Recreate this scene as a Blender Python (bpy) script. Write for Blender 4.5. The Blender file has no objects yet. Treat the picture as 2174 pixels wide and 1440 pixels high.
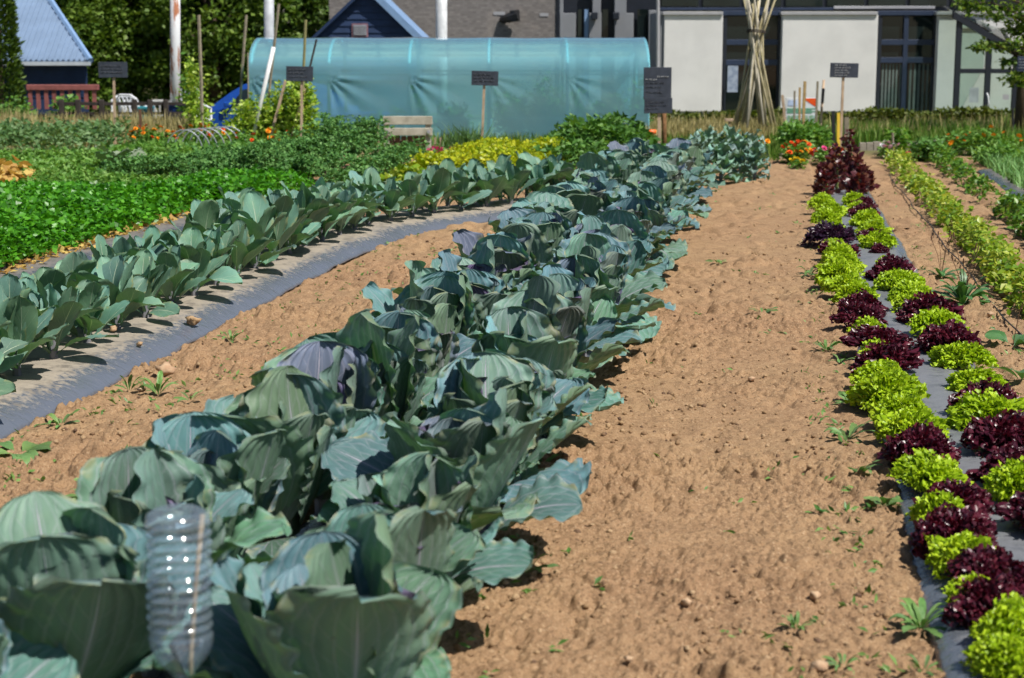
import bpy, bmesh, math, random
import numpy as np
from mathutils import Vector, Matrix, Euler

R = math.radians
rnd = random.Random(7)
rng = np.random.default_rng(11)
sc = bpy.context.scene
col = sc.collection

# ------------------------------------------------------------------ camera
FPX, CU, CV, HORIZ, CAMH = 3600.0, 1087.0, 720.0, 80.0, 1.75
PITCH = math.atan((CV - HORIZ) / FPX)
cam = bpy.data.cameras.new('camera')
cam_o = bpy.data.objects.new('camera', cam)
col.objects.link(cam_o)
cam_o.location = (0, 0, CAMH)
cam_o.rotation_euler = (math.pi / 2 - PITCH, 0, 0)
cam.sensor_width = 36.0
cam.sensor_fit = 'HORIZONTAL'
cam.lens = 36.0 * FPX / 2174.0
cam.clip_start = 0.1
cam.clip_end = 2000
cam.dof.use_dof = True
cam.dof.focus_distance = 9.5
cam.dof.aperture_fstop = 4.0
sc.camera = cam_o

# ------------------------------------------------------------------ light
SUN_AZ, SUN_EL = R(128), R(57)           # azimuth from +Y clockwise: high on the right, a little behind the camera
tosun = Vector((math.sin(SUN_AZ) * math.cos(SUN_EL), math.cos(SUN_AZ) * math.cos(SUN_EL), math.sin(SUN_EL)))
w = bpy.data.worlds.new('World')
sc.world = w
w.use_nodes = True
wn = w.node_tree.nodes
sky = wn.new('ShaderNodeTexSky')
sky.sky_type = 'NISHITA'
sky.sun_disc = False
sky.sun_elevation = SUN_EL
sky.sun_rotation = SUN_AZ
sky.air_density = 1.0
sky.dust_density = 0.6
wn['Background'].inputs['Strength'].default_value = 0.065
w.node_tree.links.new(sky.outputs[0], wn['Background'].inputs[0])
sl = bpy.data.lights.new('sun', 'SUN')
sl.energy = 4.9
sl.angle = R(0.5)
sl.color = (1.0, 0.955, 0.88)
so = bpy.data.objects.new('sun', sl)
so.rotation_euler = tosun.to_track_quat('Z', 'Y').to_euler()
so.location = (10, -10, 20)
col.objects.link(so)
sc.view_settings.view_transform = 'Standard'
sc.view_settings.look = 'None'
sc.view_settings.exposure = 0.3
sc.view_settings.gamma = 1.0
sc.render.engine = 'CYCLES'
sc.cycles.use_denoising = True
sc.cycles.max_bounces = 4
sc.cycles.diffuse_bounces = 2
sc.cycles.glossy_bounces = 3
sc.cycles.transmission_bounces = 4
sc.cycles.transparent_max_bounces = 8
sc.cycles.caustics_reflective = False
sc.cycles.caustics_refractive = False
sc.cycles.use_adaptive_sampling = True
sc.cycles.adaptive_threshold = 0.02
sc.cycles.use_light_tree = False

# ------------------------------------------------------------------ place helpers
ROWK = 561.0 / 3656.0                     # the beds run a little to the right of straight ahead


def ray(u, v):
    x, y = (u - CU) / FPX, (CV - v) / FPX
    c, s = math.cos(PITCH), math.sin(PITCH)
    return Vector((x, y * s + c, y * c - s))


def G(u, v, z=0.0):
    d = ray(u, v)
    t = (z - CAMH) / d.z
    return Vector((d.x * t, d.y * t, z))


def P(u, v, Y):
    d = ray(u, v)
    t = Y / d.y
    return Vector((d.x * t, Y, CAMH + d.z * t))


def S(s, Y, z=0.0):
    return Vector((ROWK * Y + s, Y, z))


# ------------------------------------------------------------------ numpy noise
def _h(ix, iy, seed):
    n = (ix.astype(np.int64) * 374761393 + iy.astype(np.int64) * 668265263 + seed * 1442695041) & 0xFFFFFFFF
    n = ((n ^ (n >> 13)) * 1274126177) & 0xFFFFFFFF
    n = n ^ (n >> 16)
    return (n & 0xFFFFFF) / float(0xFFFFFF)


def vnoise(x, y, seed=0):
    ix, iy = np.floor(x), np.floor(y)
    fx, fy = x - ix, y - iy
    fx, fy = fx * fx * (3 - 2 * fx), fy * fy * (3 - 2 * fy)
    a, b = _h(ix, iy, seed), _h(ix + 1, iy, seed)
    c, d = _h(ix, iy + 1, seed), _h(ix + 1, iy + 1, seed)
    return a + (b - a) * fx + (c - a) * fy + (a - b - c + d) * fx * fy


def fbm(x, y, seed=0, o=4):
    r, a = 0, 0.5
    for i in range(o):
        r = r + a * vnoise(x, y, seed + i * 17)
        x, y, a = x * 2.03, y * 2.03, a * 0.5
    return r


def clods(x, y, cell, seed, dens=1.0):
    """height of lumps lying one per cell"""
    gx, gy = x / cell, y / cell
    ix, iy = np.floor(gx), np.floor(gy)
    out = np.zeros_like(x)
    for dx in (-1, 0, 1):
        for dy in (-1, 0, 1):
            cx, cy = ix + dx, iy + dy
            px, py = cx + _h(cx, cy, seed), cy + _h(cx, cy, seed + 5)
            r = 0.25 + 0.5 * _h(cx, cy, seed + 9)
            keep = _h(cx, cy, seed + 3) < dens
            d2 = ((gx - px) ** 2 + (gy - py) ** 2) / (r * r)
            hgt = np.where((d2 < 1) & keep, np.sqrt(np.maximum(0, 1 - d2)) * r, 0)
            out = np.maximum(out, hgt)
    return out * cell


# ------------------------------------------------------------------ mesh helpers
def mesh(name, V, F, uv=None, smooth=True):
    m = bpy.data.meshes.new(name)
    V = np.asarray(V, dtype=np.float32)
    if isinstance(F, np.ndarray):
        n, k = F.shape
        m.vertices.add(len(V))
        m.vertices.foreach_set('co', V.ravel())
        m.loops.add(n * k)
        m.loops.foreach_set('vertex_index', F.ravel().astype(np.int32))
        m.polygons.add(n)
        m.polygons.foreach_set('loop_start', np.arange(0, n * k, k, dtype=np.int32))
        m.polygons.foreach_set('loop_total', np.full(n, k, dtype=np.int32))
        m.update(calc_edges=True)
    else:
        m.from_pydata([tuple(map(float, p)) for p in V], [], F)
    if uv is not None:
        l = m.uv_layers.new(name='UVMap')
        vi = np.empty(len(m.loops), dtype=np.int32)
        m.loops.foreach_get('vertex_index', vi)
        l.data.foreach_set('uv', np.asarray(uv, dtype=np.float32)[vi].ravel())
    if smooth:
        m.polygons.foreach_set('use_smooth', np.ones(len(m.polygons), dtype=bool))
    m.update()
    return m


def grid_faces(nr, nc):
    i, j = np.meshgrid(np.arange(nr - 1), np.arange(nc - 1), indexing='ij')
    a = (i * nc + j).ravel()
    return np.stack([a, a + 1, a + nc + 1, a + nc], 1)


def link(name, data, material=None, parent=None, loc=None, rot=None, scale=None):
    o = bpy.data.objects.new(name, data)
    col.objects.link(o)
    if material is not None and data is not None and not data.materials:
        data.materials.append(material)
    if parent is not None:
        o.parent = parent
    if loc is not None:
        o.location = loc
    if rot is not None:
        o.rotation_euler = rot
    if scale is not None:
        o.scale = scale if hasattr(scale, '__len__') else (scale,) * 3
    return o


def tag(o, label, cat, group=None, kind=None):
    o['label'] = label
    o['category'] = cat
    if group:
        o['group'] = group
    if kind:
        o['kind'] = kind
    return o


def empty(name, loc, label, cat, group=None, rz=0.0):
    o = bpy.data.objects.new(name, None)
    col.objects.link(o)
    o.empty_display_size = 0.1
    o.location = loc
    o.rotation_euler = (0, 0, rz)
    return tag(o, label, cat, group)


class MB:
    """collects boxes, tubes and polygons for one mesh"""

    def __init__(self):
        self.v, self.f = [], []

    def add(self, V, F):
        n = len(self.v)
        self.v += [tuple(p) for p in V]
        self.f += [tuple(i + n for i in q) for q in F]
        return self

    def box(self, a, b, bev=0.0):
        x0, y0, z0 = a
        x1, y1, z1 = b
        if bev > 0:
            bm = bmesh.new()
            bmesh.ops.create_cube(bm, size=1.0)
            bmesh.ops.scale(bm, vec=(x1 - x0, y1 - y0, z1 - z0), verts=bm.verts)
            bmesh.ops.translate(bm, vec=((x0 + x1) / 2, (y0 + y1) / 2, (z0 + z1) / 2), verts=bm.verts)
            bmesh.ops.bevel(bm, geom=list(bm.edges), offset=bev, segments=1, affect='EDGES')
            bm.verts.ensure_lookup_table()
            self.add([v.co[:] for v in bm.verts], [[v.index for v in f.verts] for f in bm.faces])
            bm.free()
            return self
        V = [(x0, y0, z0), (x1, y0, z0), (x1, y1, z0), (x0, y1, z0), (x0, y0, z1), (x1, y0, z1), (x1, y1, z1), (x0, y1, z1)]
        return self.add(V, [(3, 2, 1, 0), (4, 5, 6, 7), (0, 1, 5, 4), (1, 2, 6, 5), (2, 3, 7, 6), (3, 0, 4, 7)])

    def tube(self, pts, rad, n=8, cap=True):
        pts = [Vector(p) for p in pts]
        if not hasattr(rad, '__len__'):
            rad = [rad] * len(pts)
        V, F = [], []
        for i, p in enumerate(pts):
            d = (pts[min(i + 1, len(pts) - 1)] - pts[max(i - 1, 0)]).normalized()
            a = d.orthogonal().normalized() if i == 0 else (a - d * a.dot(d)).normalized()
            b = d.cross(a)
            for k in range(n):
                t = 2 * math.pi * k / n
                V.append(p + (a * math.cos(t) + b * math.sin(t)) * rad[i])
        for i in range(len(pts) - 1):
            for k in range(n):
                k2 = (k + 1) % n
                F.append((i * n + k, i * n + k2, (i + 1) * n + k2, (i + 1) * n + k))
        if cap:
            F.append(tuple(range(n - 1, -1, -1)))
            F.append(tuple((len(pts) - 1) * n + k for k in range(n)))
        return self.add(V, F)

    def prism(self, poly, y0, y1):
        """polygon in (x, z), extruded along y"""
        n = len(poly)
        V = [(x, y0, z) for x, z in poly] + [(x, y1, z) for x, z in poly]
        F = [tuple(range(n)), tuple(range(2 * n - 1, n - 1, -1))]
        F += [(i, n + i, n + (i + 1) % n, (i + 1) % n) for i in range(n)]
        return self.add(V, F)

    def lathe(self, prof, n=24, cx=0, cy=0):
        V, F = [], []
        for r, z in prof:
            for k in range(n):
                t = 2 * math.pi * k / n
                V.append((cx + r * math.cos(t), cy + r * math.sin(t), z))
        for i in range(len(prof) - 1):
            for k in range(n):
                k2 = (k + 1) % n
                F.append((i * n + k, i * n + k2, (i + 1) * n + k2, (i + 1) * n + k))
        return self.add(V, F)

    def build(self, name, material, parent=None, smooth=False, loc=None):
        m = mesh(name, self.v, self.f, smooth=smooth)
        bm = bmesh.new()
        bm.from_mesh(m)
        bmesh.ops.recalc_face_normals(bm, faces=bm.faces)
        bm.to_mesh(m)
        bm.free()
        return link(name, m, material, parent, loc)


# ------------------------------------------------------------------ material helpers
class NT:
    def __init__(self, name):
        self.m = bpy.data.materials.new(name)
        self.m.use_nodes = True
        self.t = self.m.node_tree
        self.n = self.t.nodes
        self.bsdf = self.n['Principled BSDF']
        self.out = self.n['Material Output']

    def new(self, kind, **kw):
        nd = self.n.new(kind)
        for k, v in kw.items():
            setattr(nd, k, v)
        return nd

    def put(self, sock, val):
        if isinstance(val, bpy.types.NodeSocket):
            self.t.links.new(val, sock)
        else:
            sock.default_value = val

    def math(self, op, a, b=0.0, c=None, clamp=False):
        nd = self.new('ShaderNodeMath', operation=op, use_clamp=clamp)
        self.put(nd.inputs[0], a)
        self.put(nd.inputs[1], b)
        if c is not None:
            self.put(nd.inputs[2], c)
        return nd.outputs[0]

    def mix(self, fac, a, b, mode='MIX'):
        nd = self.new('ShaderNodeMix', data_type='RGBA', blend_type=mode)
        self.put(nd.inputs[0], fac)
        for s, v in ((nd.inputs[6], a), (nd.inputs[7], b)):
            self.put(s, v if isinstance(v, bpy.types.NodeSocket) else (*v[:3], 1.0))
        return nd.outputs[2]

    def noise(self, scale, detail=3.0, rough=0.55, vec=None, dist=0.0):
        nd = self.new('ShaderNodeTexNoise')
        nd.inputs['Scale'].default_value = scale
        nd.inputs['Detail'].default_value = detail
        nd.inputs['Roughness'].default_value = rough
        nd.inputs['Distortion'].default_value = dist
        if vec is not None:
            self.t.links.new(vec, nd.inputs['Vector'])
        return nd.outputs['Fac']

    def ramp(self, fac, stops):
        nd = self.new('ShaderNodeValToRGB')
        e = nd.color_ramp.elements
        while len(e) < len(stops):
            e.new(0.5)
        for k, (p, c) in enumerate(stops):
            e[k].position = p
            e[k].color = (*c[:3], 1.0) if hasattr(c, '__len__') else (c, c, c, 1.0)
        self.t.links.new(fac, nd.inputs[0])
        return nd.outputs[0]

    def smooth(self, x, a, b):
        nd = self.new('ShaderNodeMapRange', interpolation_type='SMOOTHSTEP')
        self.put(nd.inputs[0], x)
        nd.inputs[1].default_value = a
        nd.inputs[2].default_value = b
        return nd.outputs[0]

    def coords(self, which='Object'):
        return self.new('ShaderNodeTexCoord').outputs[which]

    def bump(self, height, strength=0.5, dist=0.01):
        nd = self.new('ShaderNodeBump')
        nd.inputs['Strength'].default_value = strength
        nd.inputs['Distance'].default_value = dist
        self.t.links.new(height, nd.inputs['Height'])
        self.t.links.new(nd.outputs[0], self.bsdf.inputs['Normal'])
        return nd.outputs[0]

    def base(self, c, rough=0.6, spec=0.5, metal=0.0):
        self.put(self.bsdf.inputs['Base Color'], c if isinstance(c, bpy.types.NodeSocket) else (*c[:3], 1.0))
        self.put(self.bsdf.inputs['Roughness'], rough)
        self.put(self.bsdf.inputs['Metallic'], metal)
        self.put(self.bsdf.inputs['Specular IOR Level'], spec)
        return self.m


def mat(name, c, rough=0.6, spec=0.5, metal=0.0, var=0.25, scale=6.0, bump=0.0, c2=None):
    """a plain surface with uneven colour and a little relief"""
    k = NT(name)
    tc = k.coords('Object')
    f = k.noise(scale, 4.0, 0.6, tc)
    d = c2 if c2 is not None else tuple(x * (1 - var) for x in c)
    cc = k.mix(k.smooth(f, 0.35, 0.7), c, d)
    k.base(cc, rough, spec, metal)
    if bump > 0:
        k.bump(k.noise(scale * 6, 4.0, 0.6, tc), bump, 0.01)
    return k.m


def leafmat(name, stops, rough=0.45, spec=0.35, trans=0.3, trans_tint=(1.25, 1.2, 0.45)):
    """small leaves: colour by leaf, light shining through"""
    k = NT(name)
    g = k.new('ShaderNodeNewGeometry')
    tc = k.coords('Object')
    f = k.math('ADD', k.math('MULTIPLY', g.outputs['Random Per Island'], 0.72), k.math('MULTIPLY', k.noise(2.2, 2.0, 0.5, tc), 0.28))
    c = k.ramp(f, stops)
    k.base(c, rough, spec)
    tr = k.new('ShaderNodeBsdfTranslucent')
    k.put(tr.inputs[0], k.mix(1.0, c, trans_tint, 'MULTIPLY'))
    mx = k.new('ShaderNodeMixShader')
    mx.inputs[0].default_value = trans
    k.t.links.new(k.bsdf.outputs[0], mx.inputs[1])
    k.t.links.new(tr.outputs[0], mx.inputs[2])
    k.t.links.new(mx.outputs[0], k.out.inputs[0])
    return k.m


def bigleafmat(name, vein, back, nveins=8.0, trans=0.22, rough=0.42, rim=None, vein_w=0.1, tt=(0.9, 1.3, 0.45), midw=0.055, fan=0.0):
    """a large leaf with midrib and side veins from its own UV; colour per leaf from the object's colour"""
    k = NT(name)
    uv = k.coords('UV')
    sp = k.new('ShaderNodeSeparateXYZ')
    k.t.links.new(uv, sp.inputs[0])
    u, v = sp.outputs[0], sp.outputs[1]
    oi = k.new('ShaderNodeObjectInfo')
    tc = k.coords('Object')
    nz = k.noise(9.0, 4.0, 0.6, tc)
    au = k.math('ABSOLUTE', k.math('MULTIPLY_ADD', u, 2.0, -1.0))
    au = k.math('ADD', au, k.math('MULTIPLY', k.math('SUBTRACT', nz, 0.5), 0.05))
    mid = k.math('SUBTRACT', 1.0, k.smooth(k.math('DIVIDE', au, k.math('SUBTRACT', 1.25, v)), 0.01, midw))
    t = k.math('SUBTRACT', v, k.math('MULTIPLY', k.math('POWER', k.math('MAXIMUM', au, 0.0), 0.8), 0.42))
    t = k.math('POWER', k.math('MAXIMUM', k.math('ADD', t, 0.45), 0.01), 0.75)
    t = k.math('ADD', t, k.math('MULTIPLY', k.math('SUBTRACT', nz, 0.5), 0.06))
    sv = k.math('ABSOLUTE', k.math('SINE', k.math('MULTIPLY', t, math.pi * nveins)))
    lat = k.math('SUBTRACT', 1.0, k.smooth(sv, 0.0, vein_w * 2.2))
    lat = k.math('MULTIPLY', lat, k.math('SUBTRACT', 0.95, k.math('MULTIPLY', au, 0.6)))
    vv = k.math('MAXIMUM', mid, k.math('MULTIPLY', lat, 0.62 if fan == 0 else 0.35))
    if fan > 0:
        fl = k.math('SUBTRACT', k.math('POWER', k.math('MAXIMUM', au, 0.0), 0.9), k.math('MULTIPLY', v, 0.10))
        fl = k.math('ABSOLUTE', k.math('SINE', k.math('MULTIPLY', fl, math.pi * 4.5)))
        fl = k.math('MULTIPLY', k.math('SUBTRACT', 1.0, k.smooth(fl, 0.0, 0.42)), k.math('SUBTRACT', 1.0, k.math('MULTIPLY', v, 0.55)))
        vv = k.math('MAXIMUM', vv, k.math('MULTIPLY', fl, fan))
    fine = k.noise(60.0, 3.0, 0.6, tc)
    tone = k.math('ADD', 0.50, k.math('ADD', k.math('MULTIPLY', nz, 0.62), k.math('MULTIPLY', oi.outputs['Random'], 0.34)))
    cb = k.new('ShaderNodeCombineColor')
    for i in range(3):
        k.t.links.new(tone, cb.inputs[i])
    c = k.mix(1.0, oi.outputs['Color'], cb.outputs[0], 'MULTIPLY')
    pz = k.noise(5.0, 3.0, 0.6, tc)
    c = k.mix(k.math('MULTIPLY', k.smooth(pz, 0.5, 0.7), 0.35), c, k.mix(1.0, c, (1.25, 1.1, 0.75), 'MULTIPLY'))
    c = k.mix(k.math('MULTIPLY', k.math('SUBTRACT', 1.0, k.smooth(pz, 0.3, 0.46)), 0.4), c, k.mix(1.0, c, (0.85, 0.95, 1.25), 'MULTIPLY'))
    if rim is not None:
        c = k.mix(k.math('MULTIPLY', k.math('MULTIPLY', k.smooth(au, 0.7, 1.0), k.smooth(k.noise(14.0, 3.0, 0.6, tc), 0.5, 0.62)), 0.75), c, rim)
    c = k.mix(k.math('MULTIPLY', k.smooth(fine, 0.58, 0.75), 0.12), c, (0.4, 0.45, 0.42))
    cf = k.mix(k.math('MULTIPLY', vv, 0.8), c, vein)
    g = k.new('ShaderNodeNewGeometry')
    cbk = k.mix(0.6, c, back)
    cbk = k.mix(k.math('MULTIPLY', vv, 0.5), cbk, vein)
    cc = k.mix(g.outputs['Backfacing'], cf, cbk)
    k.base(cc, rough, 0.3)
    k.bump(k.math('ADD', k.math('MULTIPLY', vv, -1.0), k.math('MULTIPLY', fine, 0.35)), 0.55, 0.004)
    tr = k.new('ShaderNodeBsdfTranslucent')
    k.put(tr.inputs[0], k.mix(1.0, cc, tt, 'MULTIPLY'))
    mx = k.new('ShaderNodeMixShader')
    mx.inputs[0].default_value = trans
    k.t.links.new(k.bsdf.outputs[0], mx.inputs[1])
    k.t.links.new(tr.outputs[0], mx.inputs[2])
    k.t.links.new(mx.outputs[0], k.out.inputs[0])
    return k.m


def soil_material():
    k = NT('soil')
    tc = k.coords('Object')
    big = k.noise(0.55, 3.0, 0.5, tc)
    midn = k.noise(7.0, 5.0, 0.65, tc)
    fine = k.noise(60.0, 5.0, 0.7, tc)
    grit = k.noise(240.0, 3.0, 0.7, tc)
    c = k.mix(k.smooth(big, 0.3, 0.7), (0.375, 0.243, 0.132), (0.335, 0.204, 0.114))
    c = k.mix(k.math('MULTIPLY', k.smooth(midn, 0.42, 0.66), 0.6), c, (0.225, 0.135, 0.075))
    c = k.mix(k.math('MULTIPLY', k.smooth(fine, 0.5, 0.72), 0.45), c, (0.46, 0.315, 0.18))
    c = k.mix(k.math('MULTIPLY', k.smooth(grit, 0.58, 0.64), 0.8), c, (0.15, 0.088, 0.05))
    sk = k.noise(95.0, 3.0, 0.75, tc)
    c = k.mix(k.math('MULTIPLY', k.smooth(sk, 0.585, 0.635), 0.8), c, (0.13, 0.076, 0.045))
    c = k.mix(k.math('MULTIPLY', k.math('SUBTRACT', 1.0, k.smooth(sk, 0.36, 0.41)), 0.7), c, (0.52, 0.375, 0.235))
    s2 = k.noise(34.0, 4.0, 0.75, tc)
    c = k.mix(k.math('MULTIPLY', k.smooth(s2, 0.60, 0.66), 0.55), c, (0.17, 0.10, 0.06))
    sp = k.new('ShaderNodeSeparateXYZ')
    k.t.links.new(tc, sp.inputs[0])
    c = k.mix(k.smooth(k.math('ADD', sp.outputs[1], k.math('MULTIPLY', midn, 3.0)), 26.0, 28.5), c, (0.13, 0.13, 0.055))
    k.base(c, 0.95, 0.12)
    h = k.math('SUBTRACT', k.math('ADD', k.math('MULTIPLY', fine, 0.7), k.math('MULTIPLY', grit, 0.4)), k.math('MULTIPLY', sk, 0.8))
    k.bump(h, 0.8, 0.009)
    return k.m


def film_material(name, dust_amt, dust_c, plastic=(0.05, 0.056, 0.065)):
    k = NT(name)
    tc = k.coords('Object')
    uv = k.coords('UV')
    sp = k.new('ShaderNodeSeparateXYZ')
    k.t.links.new(uv, sp.inputs[0])
    n1 = k.noise(1.7, 6.0, 0.72, tc)
    n2 = k.noise(26.0, 4.0, 0.6, tc)
    top = k.math('SUBTRACT', 1.0, k.smooth(k.math('ADD', k.math('ABSOLUTE', k.math('MULTIPLY_ADD', sp.outputs[0], 2.0, -1.0)), k.math('MULTIPLY', k.math('SUBTRACT', n2, 0.5), 0.9)), 0.5, 0.9))
    d = k.math('MULTIPLY', k.math('ADD', k.math('MULTIPLY', n1, 0.75), k.math('MULTIPLY', n2, 0.35)), k.math('ADD', 0.35, k.math('MULTIPLY', top, 0.65)))
    d = k.math('ADD', d, k.math('MULTIPLY', k.math('SUBTRACT', k.noise(70.0, 4.0, 0.7, tc), 0.5), 0.22))
    d = k.math('MULTIPLY', k.smooth(d, 0.22, 0.50), dust_amt)
    dc = k.mix(k.smooth(k.noise(9.0, 5.0, 0.7, tc), 0.48, 0.66), dust_c, tuple(x * 0.5 for x in dust_c))
    c = k.mix(d, plastic, dc)
    k.base(c, k.math('MULTIPLY_ADD', d, 0.5, 0.22), 0.6)
    mp = k.new('ShaderNodeMapping')
    mp.inputs['Scale'].default_value = (3.0, 9.0, 3.0)
    k.t.links.new(tc, mp.inputs[0])
    k.bump(k.math('ADD', k.noise(14.0, 4.0, 0.65, tc), k.math('MULTIPLY', k.noise(1.0, 4.0, 0.6, mp.outputs[0], 1.0), 1.2)), 0.6, 0.014)
    return k.m


M = {}
M['soil'] = soil_material()
def clod_material():
    k = NT('clod')
    g = k.new('ShaderNodeNewGeometry')
    tc = k.coords('Object')
    c = k.ramp(g.outputs['Random Per Island'], [(0.0, (0.13, 0.08, 0.055)), (0.25, (0.24, 0.15, 0.085)), (0.7, (0.34, 0.22, 0.118)), (1.0, (0.46, 0.32, 0.19))])
    k.base(c, 0.95, 0.1)
    k.bump(k.noise(160.0, 4.0, 0.7, tc), 0.8, 0.006)
    return k.m


M['clod'] = clod_material()
M['stone'] = mat('stone', (0.52, 0.36, 0.225), 0.8, 0.2, scale=30, bump=0.5, c2=(0.42, 0.26, 0.16))
M['film_dusty'] = film_material('mulch_film_dusty', 0.85, (0.36, 0.305, 0.235), (0.115, 0.13, 0.165))
M['film_clean'] = film_material('mulch_film_clean', 0.5, (0.225, 0.222, 0.225), (0.105, 0.12, 0.145))
M['film_grey'] = film_material('mulch_film_grey', 0.55, (0.28, 0.24, 0.2), (0.07, 0.08, 0.1))
M['cabbage'] = bigleafmat('cabbage_leaf', (0.50, 0.46, 0.56), (0.13, 0.18, 0.09), nveins=9.0, trans=0.14, rough=0.52, tt=(0.75, 1.25, 0.35), vein_w=0.08, fan=0.5, rim=(0.34, 0.33, 0.17))
M['cauli'] = bigleafmat('cauliflower_leaf', (0.58, 0.66, 0.48), (0.12, 0.20, 0.10), nveins=6.0, trans=0.16, vein_w=0.05, tt=(0.8, 1.3, 0.3), rough=0.5, midw=0.07, rim=(0.34, 0.34, 0.15))
M['cabbage_head'] = bigleafmat('cabbage_head', (0.34, 0.28, 0.44), (0.1, 0.1, 0.12), nveins=9.0, trans=0.05)
M['dock'] = bigleafmat('broad_weed_leaf', (0.2, 0.32, 0.1), (0.1, 0.2, 0.06), nveins=5.0, trans=0.2, rough=0.35)
M['parsley'] = leafmat('parsley', [(0.1, (0.03, 0.13, 0.006)), (0.5, (0.065, 0.26, 0.012)), (0.92, (0.14, 0.42, 0.025))], 0.4, 0.45, 0.32)
M['lettuce_green'] = leafmat('lettuce_green', [(0.1, (0.27, 0.43, 0.010)), (0.5, (0.40, 0.58, 0.018)), (0.9, (0.52, 0.68, 0.035))], 0.42, 0.35, 0.34, (1.05, 1.0, 0.4))
M['lettuce_red'] = leafmat('lettuce_red', [(0.1, (0.036, 0.006, 0.015)), (0.55, (0.085, 0.011, 0.026)), (0.95, (0.16, 0.026, 0.04))], 0.32, 0.5, 0.2, (1.6, 0.6, 0.7))
M['lettuce_purple'] = leafmat('lettuce_purple', [(0.1, (0.02, 0.008, 0.022)), (0.55, (0.04, 0.014, 0.035)), (0.95, (0.07, 0.025, 0.05))], 0.3, 0.5, 0.15, (1.6, 0.6, 0.7))
M['romaine_red'] = leafmat('romaine_red', [(0.05, (0.04, 0.010, 0.015)), (0.6, (0.115, 0.026, 0.032)), (0.95, (0.20, 0.10, 0.04))], 0.35, 0.5, 0.22, (1.6, 0.7, 0.5))
M['bean'] = leafmat('bean', [(0.05, (0.08, 0.19, 0.012)), (0.4, (0.2, 0.33, 0.02)), (0.75, (0.40, 0.47, 0.06)), (1.0, (0.6, 0.6, 0.18))], 0.4, 0.4, 0.32)
M['bean_dark'] = leafmat('bean_dark', [(0.05, (0.035, 0.12, 0.012)), (0.5, (0.09, 0.22, 0.016)), (0.95, (0.22, 0.34, 0.04))], 0.4, 0.4, 0.3)
M['kale'] = leafmat('kale', [(0.05, (0.028, 0.10, 0.024)), (0.55, (0.095, 0.235, 0.055)), (0.95, (0.20, 0.37, 0.11))], 0.55, 0.25, 0.2)
M['yellow'] = leafmat('yellow_celery', [(0.05, (0.14, 0.25, 0.01)), (0.4, (0.36, 0.44, 0.012)), (0.95, (0.60, 0.58, 0.03))], 0.4, 0.35, 0.32, (1.05, 1.0, 0.3))
M['potato'] = leafmat('potato', [(0.05, (0.03, 0.095, 0.016)), (0.5, (0.08, 0.20, 0.032)), (0.95, (0.17, 0.32, 0.07))], 0.5, 0.3, 0.25)
M['broccoli'] = leafmat('broccoli_leaf', [(0.05, (0.06, 0.12, 0.09)), (0.5, (0.15, 0.26, 0.19)), (0.95, (0.27, 0.40, 0.30))], 0.5, 0.3, 0.15)
M['pea'] = leafmat('pea', [(0.05, (0.17, 0.32, 0.02)), (0.5, (0.32, 0.48, 0.05)), (0.95, (0.52, 0.60, 0.14))], 0.45, 0.3, 0.35)
M['mixed'] = leafmat('mixed_green', [(0.05, (0.055, 0.155, 0.022)), (0.5, (0.13, 0.29, 0.042)), (0.95, (0.26, 0.42, 0.11))], 0.5, 0.3, 0.3)
M['broad'] = leafmat('broad_bean', [(0.05, (0.05, 0.13, 0.04)), (0.5, (0.11, 0.22, 0.07)), (0.95, (0.22, 0.33, 0.15))], 0.5, 0.3, 0.28)
M['wilt'] = leafmat('wilted', [(0.05, (0.36, 0.2, 0.06)), (0.5, (0.58, 0.38, 0.12)), (0.85, (0.66, 0.52, 0.16)), (1.0, (0.3, 0.36, 0.06))], 0.6, 0.2, 0.3, (1.1, 0.9, 0.5))
M['drygrass'] = leafmat('dry_grass', [(0.05, (0.2, 0.2, 0.06)), (0.45, (0.40, 0.34, 0.15)), (0.85, (0.55, 0.47, 0.24)), (1.0, (0.12, 0.2, 0.03))], 0.6, 0.2, 0.3, (1.05, 1.0, 0.6))
M['grass'] = leafmat('green_grass', [(0.05, (0.05, 0.12, 0.012)), (0.5, (0.1, 0.21, 0.025)), (0.8, (0.2, 0.28, 0.06)), (1.0, (0.42, 0.38, 0.16))], 0.5, 0.3, 0.3)
M['onion'] = leafmat('onion', [(0.05, (0.08, 0.2, 0.05)), (0.5, (0.17, 0.36, 0.10)), (0.95, (0.32, 0.5, 0.2))], 0.45, 0.35, 0.25)
M['hedge'] = leafmat('hedge', [(0.05, (0.03, 0.055, 0.006)), (0.5, (0.075, 0.105, 0.01)), (0.95, (0.15, 0.17, 0.022))], 0.5, 0.3, 0.25)
M['tree'] = leafmat('tree_leaf', [(0.05, (0.05, 0.11, 0.014)), (0.5, (0.105, 0.185, 0.024)), (0.95, (0.18, 0.26, 0.045))], 0.5, 0.3, 0.25)
M['tree_dark'] = leafmat('tree_leaf_dark', [(0.05, (0.03, 0.075, 0.012)), (0.5, (0.07, 0.13, 0.02)), (0.95, (0.135, 0.20, 0.035))], 0.5, 0.3, 0.2)
M['conifer'] = leafmat('conifer', [(0.05, (0.02, 0.05, 0.006)), (0.5, (0.05, 0.1, 0.01)), (0.95, (0.11, 0.17, 0.02))], 0.55, 0.25, 0.2)
M['near_tree'] = leafmat('near_tree_leaf', [(0.05, (0.04, 0.09, 0.01)), (0.5, (0.1, 0.19, 0.02)), (0.9, (0.24, 0.31, 0.05)), (1.0, (0.42, 0.3, 0.05))], 0.45, 0.35, 0.3)
M['weed'] = leafmat('weed', [(0.05, (0.05, 0.14, 0.03)), (0.5, (0.11, 0.24, 0.05)), (0.95, (0.22, 0.36, 0.1))], 0.42, 0.4, 0.25)
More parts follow.
